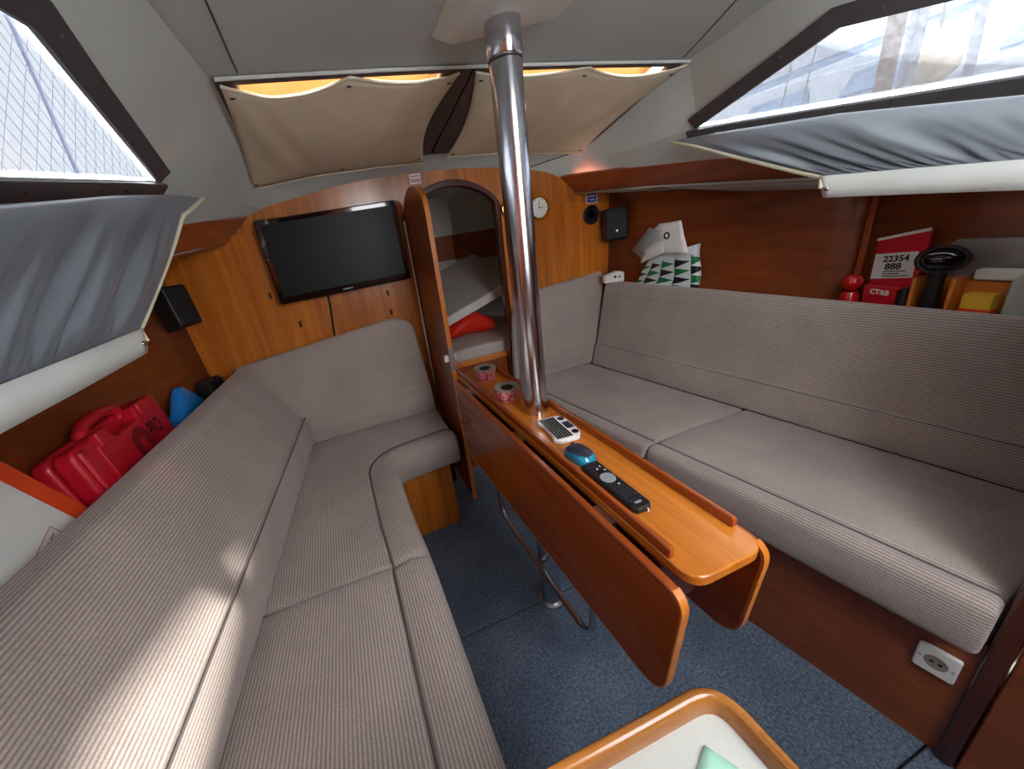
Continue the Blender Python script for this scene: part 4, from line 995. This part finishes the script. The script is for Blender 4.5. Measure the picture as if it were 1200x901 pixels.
# red packet with label
pk = thing('flare_packet', (1.80, 0.735, 1.0), 'red packet with a white label reading 22354, leaning on the hull', 'packet')
pM = basis((1.80, 0.758, 1.165), (-0.12, -0.99, 0.10), (0.14, -0.05, 1))
obj('pouch', xf(prism([(a, b, -0.008) for a, b in rpoly([(-0.066, -0.16), (0.062, -0.16), (0.07, 0.118), (-0.066, 0.098)], 0.004)], (0, 0, 0.016)), pM), M['red'], pk, bevel=0.005)
obj('top_seal', xf(prism([(-0.066, 0.095, 0.0085), (0.07, 0.112, 0.0085), (0.07, 0.122, 0.0085), (-0.066, 0.104, 0.0085)], (0, 0, 0.002)), pM), M['card'], pk)
lab_ = obj('label', xf(box((-0.062, -0.035, 0.0085), (0.052, 0.05, 0.0095)), pM), M['card'], pk)
text('22354', 0.028, pM @ Matrix.Translation((-0.002, 0.030, 0.0099)), M['ink'], lab_)
text('888', 0.030, pM @ Matrix.Translation((-0.006, 0.004, 0.0099)), M['ink'], lab_)
for i, w_ in enumerate((0.06, 0.045, 0.07)): obj('printed_line', xf(box((-0.03, -0.013-0.008*i, 0.0096), (-0.03+w_, -0.010-0.008*i, 0.01)), pM), M['ink'], lab_)
# black hand compass on its bracket
cp = thing('hand_compass', (1.74, 0.63, 1.0), 'black hand-bearing compass with round head, standing on the starboard shelf', 'compass')
kM = basis((1.73, 0.632, 1.205), (0.35, -0.93, 0), (0.12, 0.05, 0.99))
obj('head', lathe([(0.0, -0.02), (0.038, -0.02), (0.053, -0.008), (0.056, 0.004), (0.051, 0.012), (0.046, 0.012), (0.044, 0.009), (0, 0.009)], 28, kM @ Matrix.Diagonal((1, 0.78, 1, 1))), M['black'], cp)
obj('glass', lathe([(0.044, 0.009), (0.036, 0.02), (0.018, 0.027), (0, 0.029)], 24, kM @ Matrix.Diagonal((1, 0.78, 1, 1))), M['gloss'], cp)
obj('card_ring', tube([kM @ Vector((0.034*math.cos(a), 0.006+0.010*math.sin(a), 0.0205)) for a in [lerp(1.15*PI, 1.85*PI, k/12) for k in range(13)]], 0.0018, 5), M['grey'], cp)
obj('grip', tube([kM @ Vector((0, -0.03, -0.004)), kM @ Vector((0, -0.07, -0.006)), (1.742, 0.638, 1.06), (1.742, 0.638, 1.001)], [0.02, 0.019, 0.024, 0.026], 14), M['black'], cp)
# red and black boxes in front
rb = thing('small_carton', (1.76, 0.74, 1.0), 'low red carton with white lettering under the red packet', 'carton')
obj('body', hexa([(1.748, 0.81, 1.0), (1.722, 0.71, 1.0), (1.745, 0.705, 1.0), (1.766, 0.805, 1.0)], [(1.748, 0.81, 1.115), (1.722, 0.71, 1.11), (1.745, 0.705, 1.11), (1.766, 0.805, 1.115)]), M['red'], rb, bevel=0.003)
text('CT&B', 0.024, basis((1.7345, 0.759, 1.092), (-0.252, -0.968, 0), (0, 0, 1)), M['card'], rb)
bk = obj('black_camera', box((1.705, 0.678, 1.0), (1.752, 0.702, 1.115)), M['black'], bevel=0.008, seg=3)
bk.name = 'black_case'; tag(bk, 'small square black case between the red carton and the compass', 'case')
# wooden rack
rk = thing('wooden_rack', (1.78, 0.56, 1.0), 'small orange wooden rack with upright dividers on the starboard shelf', 'rack')
def rbox(y0, y1, x0, x1, z0, z1): return box((x0, y0, z0), (x1, y1, z1))
obj('divider', rbox(0.667, 0.676, 1.71, 1.79, 1.0, 1.15), M['edge'], rk, bevel=0.002)
obj('divider', rbox(0.585, 0.595, 1.716, 1.80, 1.0, 1.15), M['edge'], rk, bevel=0.002)
obj('back_board', rbox(0.40, 0.676, 1.80, 1.812, 1.0, 1.14), M['edge'], rk, bevel=0.002)
obj('side_board', rbox(0.50, 0.585, 1.776, 1.786, 1.0, 1.135), M['edge'], rk, bevel=0.002)
yb_ = thing('playing_card_box', (1.70, 0.53, 1.0), 'small yellow and orange carton in front of the wooden rack', 'carton')
obj('upper', box((1.728, 0.507, 1.062), (1.770, 0.567, 1.105)), M['yellow'], yb_, bevel=0.002)
obj('lower', box((1.727, 0.506, 1.001), (1.771, 0.568, 1.0615)), M['orange'], yb_, bevel=0.002)
def lumpbag(name, c, sx, sy, sz, mat, label, cat, seed):
    rg = []
    for i in range(9):
        t_ = i/8; z = c[2]+sz*t_; k_ = (1-abs(2*t_-1)**10)*0.35+0.65
        rg.append([(c[0]+sx*k_*math.copysign(abs(math.cos(a))**0.6, math.cos(a))*(1+0.15*wr(t_*5, math.cos(a)*2, seed)), c[1]+sy*k_*math.copysign(abs(math.sin(a))**0.6, math.sin(a))*(1+0.12*wr(t_*4, math.sin(a)*2, seed+3)), z) for a in [2*PI*k/18 for k in range(18)]])
    return tag(obj(name, loft(rg), mat), label, cat)
lumpbag('clear_pouch', (1.745, 0.445, 1.001), 0.010, 0.045, 0.165, M['milky'], 'milky clear plastic pouch at the aft end of the starboard shelf', 'pouch', 1)
wp_ = thing('paper_pad', (1.775, 0.50, 1.0), 'white and blue paper pad standing behind the clear pouch', 'pad')
obj('sheets', box((1.768, 0.415, 1.001), (1.790, 0.498, 1.17)), M['card'], wp_, bevel=0.002)
obj('blue_cover', box((1.7642, 0.415, 1.10), (1.7678, 0.498, 1.125)), M['bluestripe'], wp_)
obj('packet', box((1.760, 0.40, 1.141), (1.797, 0.57, 1.172)), M['sheetwhite'], wp_, bevel=0.006)
lumpbag('film_bag', (1.833, 0.585, 1.001), 0.014, 0.095, 0.25, M['clear'], 'crinkled see-through plastic bag against the hull behind the compass', 'bag', 7)

for o in C.objects:
    if o.parent is None and o.name.split('.')[0] in ('air_horn', 'flare_packet', 'hand_compass', 'small_carton', 'black_case', 'wooden_rack', 'playing_card_box', 'clear_pouch', 'paper_pad', 'film_bag'):
        o.location.x += 0.055; o.location.y += 0.024
# ================================================================== TABLE THINGS
def ash(x, y, lab):
    t = thing('ashtray_tin', (x, y, TT), lab, 'ashtray', 'pink floral tins on the table')
    A = Matrix.Translation((x, y, TT+0.0005))
    obj('pot', lathe([(0, 0), (0.036, 0), (0.040, 0.012), (0.047, 0.04), (0.047, 0.046), (0.040, 0.046), (0.034, 0.006), (0, 0.006)], 32, A), M['floral'], t)
    obj('rim', lathe([(0.0215, 0.040), (0.0225, 0.046), (0.046, 0.052), (0.0475, 0.049), (0.0475, 0.045), (0.040, 0.043)], 32, A), M['tan'], t)
    obj('ash_hole', lathe([(0.024, 0.045), (0.024, 0.0475), (0, 0.0475)], 20, A), M['hole'], t)
ash(0.530, 1.425, 'pink floral ashtray tin with grey rim at the bow end of the table')
ash(0.514, 1.178, 'pink floral ashtray tin with grey rim against the post')
# mini keyboard
kb = thing('mini_keyboard', (0.53, 0.87, TT), 'white handheld mini keyboard lying at the foot of the post', 'keyboard')
kM = basis((0.533, 0.873, TT+0.0008), (-0.10, -1, 0), (1, -0.10, 0))
q = rpoly([(-0.072, -0.028), (-0.055, -0.045), (-0.03, -0.036), (0.03, -0.036), (0.055, -0.045), (0.072, -0.028), (0.072, 0.03), (0.045, 0.047), (-0.045, 0.047), (-0.072, 0.03)], [0.015, 0.012, 0.02, 0.02, 0.012, 0.015, 0.02, 0.02, 0.02, 0.02], 4)
obj('body', xf(prism([(a, b, 0) for a, b in q], (0, 0, 0.014)), kM), M['white'], kb, bevel=0.004, seg=3)
keys = []
for r in range(6):
    for c in range(12):
        x = -0.058+c*0.0105; y = -0.030+r*0.0082
        if abs(x) > 0.062: continue
        keys.append(xf(box((x-0.0040, y-0.0030, 0.014), (x+0.0040, y+0.0030, 0.0158)), kM))
ko = obj('keys', join(*keys), M['black'], kb, smooth=False); ko['kind'] = 'stuff'
obj('touchpad', xf(prism([(a, b+0.031, 0.014) for a, b in rrect(0.040, 0.022, 0.003)], (0, 0, 0.0012)), kM), M['mousetop'], kb)
for sx_ in (-0.044, 0.044):
    obj('direction_pad', lathe([(0.0105, 0.014), (0.010, 0.0158), (0.004, 0.0162), (0, 0.0155)], 20, kM @ Matrix.Translation((sx_, 0.031, 0))), M['black'], kb)
# mouse
ms = thing('computer_mouse', (0.505, 0.725, TT), 'small blue and black computer mouse between keyboard and remote', 'mouse')
mM = basis((0.503, 0.727, TT+0.0008), (0.15, -1, 0), (1, 0.15, 0))
def mouse_rings(k, z0, x0, x1):
    rg = []
    for i in range(13):
        t_ = i/12; x = lerp(-0.048, 0.048, t_)
        w_ = 0.029*(1-abs(2*t_-1)**3.2)**0.5*(0.93+0.1*t_)+0.0006; h_ = 0.033*(math.sin(PI*(0.12+0.80*t_)))**0.7*(1-abs(2*t_-1)**6)**0.5+0.0008
        if not (x0 <= x <= x1): continue
        rg.append([(x, w_*k*math.cos(a), z0+h_*k*max(0, math.sin(a))**0.8) for a in [PI*j/14 for j in range(15)]])
    return rg
obj('shell', xf(loft(mouse_rings(1.0, 0, -1, 1)), mM), M['bluem'], ms, angle=80)
tr = []
for i in range(11):
    t_ = i/10; x = lerp(-0.046, 0.036, t_); T2 = (x+0.048)/0.096
    w_ = 0.029*(1-abs(2*T2-1)**3.2)**0.5*(0.93+0.1*T2)+0.0006; h_ = 0.033*(math.sin(PI*(0.12+0.80*T2)))**0.7*(1-abs(2*T2-1)**6)**0.5+0.0008
    lim = lerp(0.16, 0.24, t_) if i < 9 else lerp(0.3, 0.42, i-9)
    tr.append([(x, w_*1.02*math.cos(a), h_*1.035*math.sin(a)**0.8+0.0006) for a in [lerp(lim*PI, (1-lim)*PI, j/12) for j in range(13)]])
obj('top_cover', xf(sheet(tr), mM), M['mousetop'], ms, angle=80)
obj('scroll_wheel', xf(lathe([(0.007, -0.003), (0.008, 0), (0.007, 0.003)], 14, Matrix.Translation((-0.024, 0, 0.0275)) @ Matrix.Rotation(PI/2, 4, 'X')), mM), M['black'], ms)
# remote control
rm = thing('remote_control', (0.493, 0.59, TT), 'slim black television remote control on the table', 'remote')
rM_ = basis((0.493, 0.588, TT+0.0008), (0.0, -1, 0), (1, 0.0, 0))
obj('body', xf(prism([(a, b, 0) for a, b in rpoly([(-0.09, -0.025), (0.085, -0.023), (0.095, -0.016), (0.095, 0.016), (0.085, 0.023), (-0.09, 0.025)], [0.008, 0.008, 0.008, 0.008, 0.008, 0.008])], (0, 0, 0.016)), rM_), M['black'], rm, bevel=0.004, seg=3)
obj('navigation_pad', lathe([(0.018, 0.016), (0.0175, 0.0175), (0.007, 0.0172), (0.006, 0.018), (0, 0.018)], 24, rM_ @ Matrix.Translation((-0.018, 0, 0))), M['grey'], rm)
bt_ = []
for x in (-0.08, -0.068, -0.056, -0.044, 0.008, 0.02, 0.032, 0.044, 0.056, 0.068):
    for y in (-0.012, 0, 0.012):
        if (x in (-0.044,) and y == 0): continue
        bt_.append(xf(box((x-0.0032, y-0.0036, 0.016), (x+0.0032, y+0.0036, 0.0172)), rM_))
bo = obj('buttons', join(*bt_), M['mousetop'], rm, smooth=False); bo['kind'] = 'stuff'
for x, y in ((-0.056, -0.0), (-0.062, 0.012), (0.012, 0.006), (-0.045, 0.014)): obj('white_button', lathe([(0.0025, 0.0172), (0.002, 0.0178), (0, 0.0178)], 10, rM_ @ Matrix.Translation((x, y, 0))), M['white'], rm)
obj('brand_plate', xf(box((0.074, -0.009, 0.016), (0.080, 0.007, 0.0166)), rM_), M['grey'], rm)
obj('strap', tube([rM_ @ Vector((0.092, 0.006, 0.010)), rM_ @ Vector((0.097, 0.008, 0.008)), rM_ @ Vector((0.099, 0.006, 0.003))], 0.0015, 6), M['white'], rm)

# ================================================================== SOCKET, COUNTER
sk = thing('power_socket', (1.21, 0.245, 0.27), 'white wall socket on the starboard settee base', 'socket')
sx0 = sbase(0.245)
kM = basis((sx0-0.0005, 0.245, 0.305), (0.163, -0.986, 0), (0, 0, 1))
obj('plate', xf(prism([(a, b, 0) for a, b in rrect(0.072, 0.085, 0.008)], (0, 0, 0.012)), kM), M['white'], sk, bevel=0.004, seg=3)
obj('recess', lathe([(0.021, 0.0122), (0.019, 0.0135), (0.017, 0.0125), (0, 0.0125)], 24, kM), M['tan'], sk)
obj('pin_hole', lathe([(0.004, 0.0127), (0.004, 0.0132), (0, 0.0132)], 10, kM @ Matrix.Translation((-0.007, 0, 0))), M['ink'], sk)
obj('pin_hole', lathe([(0.004, 0.0127), (0.004, 0.0132), (0, 0.0132)], 10, kM @ Matrix.Translation((0.007, 0, 0))), M['ink'], sk)
for y in (-0.028, 0.028): obj('screw', lathe([(0.0035, 0.012), (0.003, 0.0132), (0, 0.0132)], 10, kM @ Matrix.Translation((y, 0, 0))), M['steel'], sk)

CZ = 0.87
ct = thing('galley_counter', (0.1, -0.1, 0), 'pale counter with rounded varnished wooden rim, mint paper lying on it', 'counter')
outer = rpoly([(-0.25, -0.45), (0.372, -0.45), (0.370, 0.236), (-0.25, 0.253)], [0.02, 0.02, 0.055, 0.02], 10)
innr = inset(outer, 0.022)
obj('cabinet', prism([(x, y, 0) for x, y in inset(outer, 0.006)], (0, 0, CZ-0.045)), M['base'], ct)
obj('worktop', prism([(x, y, CZ-0.045) for x, y in innr], (0, 0, 0.02)), M['counter'], ct, smooth=False)
rings = []
for (a, b) in zip(outer, innr):
    d = Vector((b[0]-a[0], b[1]-a[1])); 
    rings.append([(a[0], a[1], CZ-0.05), (a[0], a[1], CZ-0.006), (a[0]+d.x*0.2, a[1]+d.y*0.2, CZ), (a[0]+d.x*0.5, a[1]+d.y*0.5, CZ+0.001), (a[0]+d.x*0.75, a[1]+d.y*0.75, CZ-0.004), (b[0], b[1], CZ-0.024), (b[0], b[1], CZ-0.05)])
obj('rim', loft(rings, loop=True), M['rim'], ct, angle=70)
N_ = 8
nP = [[(lerp(0.20, 0.345, i/N_)-0.07*(j/N_)*0.3 + 0.0, lerp(0.198, 0.06, j/N_)-0.06*(i/N_), CZ-0.0235+0.002*abs(wr(i*0.7, j*0.7, 2))) for i in range(N_+1)] for j in range(N_+1)]
tag(obj('paper_napkin', sheet([[(0.300+0.10*(i/N_)*0.45-0.115*(j/N_)*0.75, 0.190-0.10*(i/N_)*0.85-0.115*(j/N_)*0.35, CZ-0.0235+0.003*abs(wr(i*0.5, j*0.5, 2))) for i in range(N_+1)] for j in range(N_+1)]), M['napkin'], solid=0.0012), 'pale mint green paper napkin on the counter', 'napkin')

# ================================================================== OUTSIDE
nt = thing('fence_netting', (-2.4, 4.5, -2), 'pale blue diamond netting fence outside the port window', 'netting')
lines = []
for i in range(-14, 46):
    y0 = i*0.22
    lines.append(tube([(-2.4, y0, 1.4), (-2.4, y0+2.6, 4.4)], 0.0035, 4)); lines.append(tube([(-2.4, y0+2.6, 1.4), (-2.4, y0, 4.4)], 0.0035, 4))
nn = obj('mesh_cords', join(*lines), M['net'], nt); nn['kind'] = 'stuff'
for z in (1.4, 2.5, 4.4): obj('lifeline', tube([(-2.405, -3, z), (-2.405, 12, z-0.1)], 0.008, 6), M['net'], nt)
for y in (-1, 3.2, 6.0, 8.5): obj('fence_post', tube([(-2.42, y, -2), (-2.42, y+0.2, 4.5)], 0.022, 8), M['net'], nt)
gr = struct(obj('floor_quay', box((-60, -60, -2.2), (60, 60, -2.0)), M['quay'])); gr.name = 'ground'
nb = thing('moored_boat', (7.5, 4.5, -1.5), 'pale moored boat with stripes seen through the starboard window', 'boat')
def ring_boat(x, w0, z): return [(x-w0, 0, z)]
hullr = []
for i in range(13):
    t_ = i/12; y = lerp(-2, 13, t_); w_ = 1.6*math.sin(PI*max(0.02, min(0.98, t_)))**0.5
    hullr.append([(7.8-w_, y, 2.25), (7.8-w_*0.85, y, 0.6), (7.8, y, -1.4), (7.8+w_*0.85, y, 0.6), (7.8+w_, y, 2.25)])
obj('hull', loft(hullr), M['boatwhite'], nb)
for z0, z1, m_ in ((1.95, 2.12, 'bluestripe'), (1.5, 1.62, 'pink')):
    obj('stripe', sheet([[(7.8-1.6*math.sin(PI*max(0.02, min(0.98, i/12)))**0.5*lerp(0.85, 1, (z-0.6)/1.65)-0.01, lerp(-2, 13, i/12), z) for z in (z0, z1)] for i in range(13)]), M[m_], nb)
obj('cabin', hexa([(6.9, 1, 2.25), (8.7, 1, 2.25), (8.6, 9, 2.25), (7.0, 9, 2.25)], [(7.2, 1.3, 2.95), (8.4, 1.3, 2.95), (8.3, 8.2, 2.85), (7.3, 8.2, 2.85)]), M['boatwhite'], nb, bevel=0.05)
for i in range(5): obj('cabin_window', hexa([(6.94+0.01*i, 1.6+1.35*i, 2.42), (6.95+0.01*i, 2.6+1.35*i, 2.42), (7.0, 2.6+1.35*i, 2.42), (7.0, 1.6+1.35*i, 2.42)], [(7.04+0.01*i, 1.7+1.35*i, 2.68), (7.05+0.01*i, 2.5+1.35*i, 2.68), (7.1, 2.5+1.35*i, 2.68), (7.1, 1.7+1.35*i, 2.68)]), M['bluestripe'], nb)
hb = thing('harbour_shed', (22, 10, -2), 'long pale harbour building far beyond the starboard window', 'building')
for i in range(10):
    obj('cladding_band', box((22-0.05*(i % 2), -25, -2+1.15*i), (23, 50, -2+1.15*(i+1))), M[['boatwhite', 'bluestripe', 'boatwhite', 'pink', 'boatwhite'][i % 5]], hb, smooth=False)
def mast(x, y, r, mat, lab, lean=0.0):
    m = thing('boat_mast', (x, y, -2), lab, 'mast')
    obj('pole', tube([(x, y, -2), (x, y+lean, 9)], r, 12), mat, m)
    for k in (-1, 1): obj('stay', tube([(x, y+0.9*k, 1.0), (x, y+lean, 8.8)], 0.008, 5), M['grey'], m)
mast(4.6, 2.30, 0.055, M['brownmast'], 'brown weathered mast outside the starboard window, next to a grey one')
mast(4.9, 2.31, 0.05, M['mast'], 'grey metal mast outside the starboard window, beside the beige fender')
mast(6.0, 2.2, 0.035, M['mast'], 'thin grey mast outside the starboard window, standing alone', 0.5)
fd = thing('round_fender', (5.3, 2.0, 2.2), 'big beige ball fender hanging by the masts outside', 'fender')
obj('ball', lathe([(0, -0.17)]+[(0.17*math.sin(a), -0.17*math.cos(a)) for a in [PI*k/12 for k in range(1, 12)]]+[(0.03, 0.17), (0.03, 0.21), (0, 0.21)], 24, Matrix.Translation((5.2, 2.30, 2.24))), M['fender'], fd)
obj('rope', tube([(5.2, 2.30, 2.45), (5.15, 2.31, 3.2), (5.0, 2.32, 4.2)], 0.012, 6), M['grey'], fd)
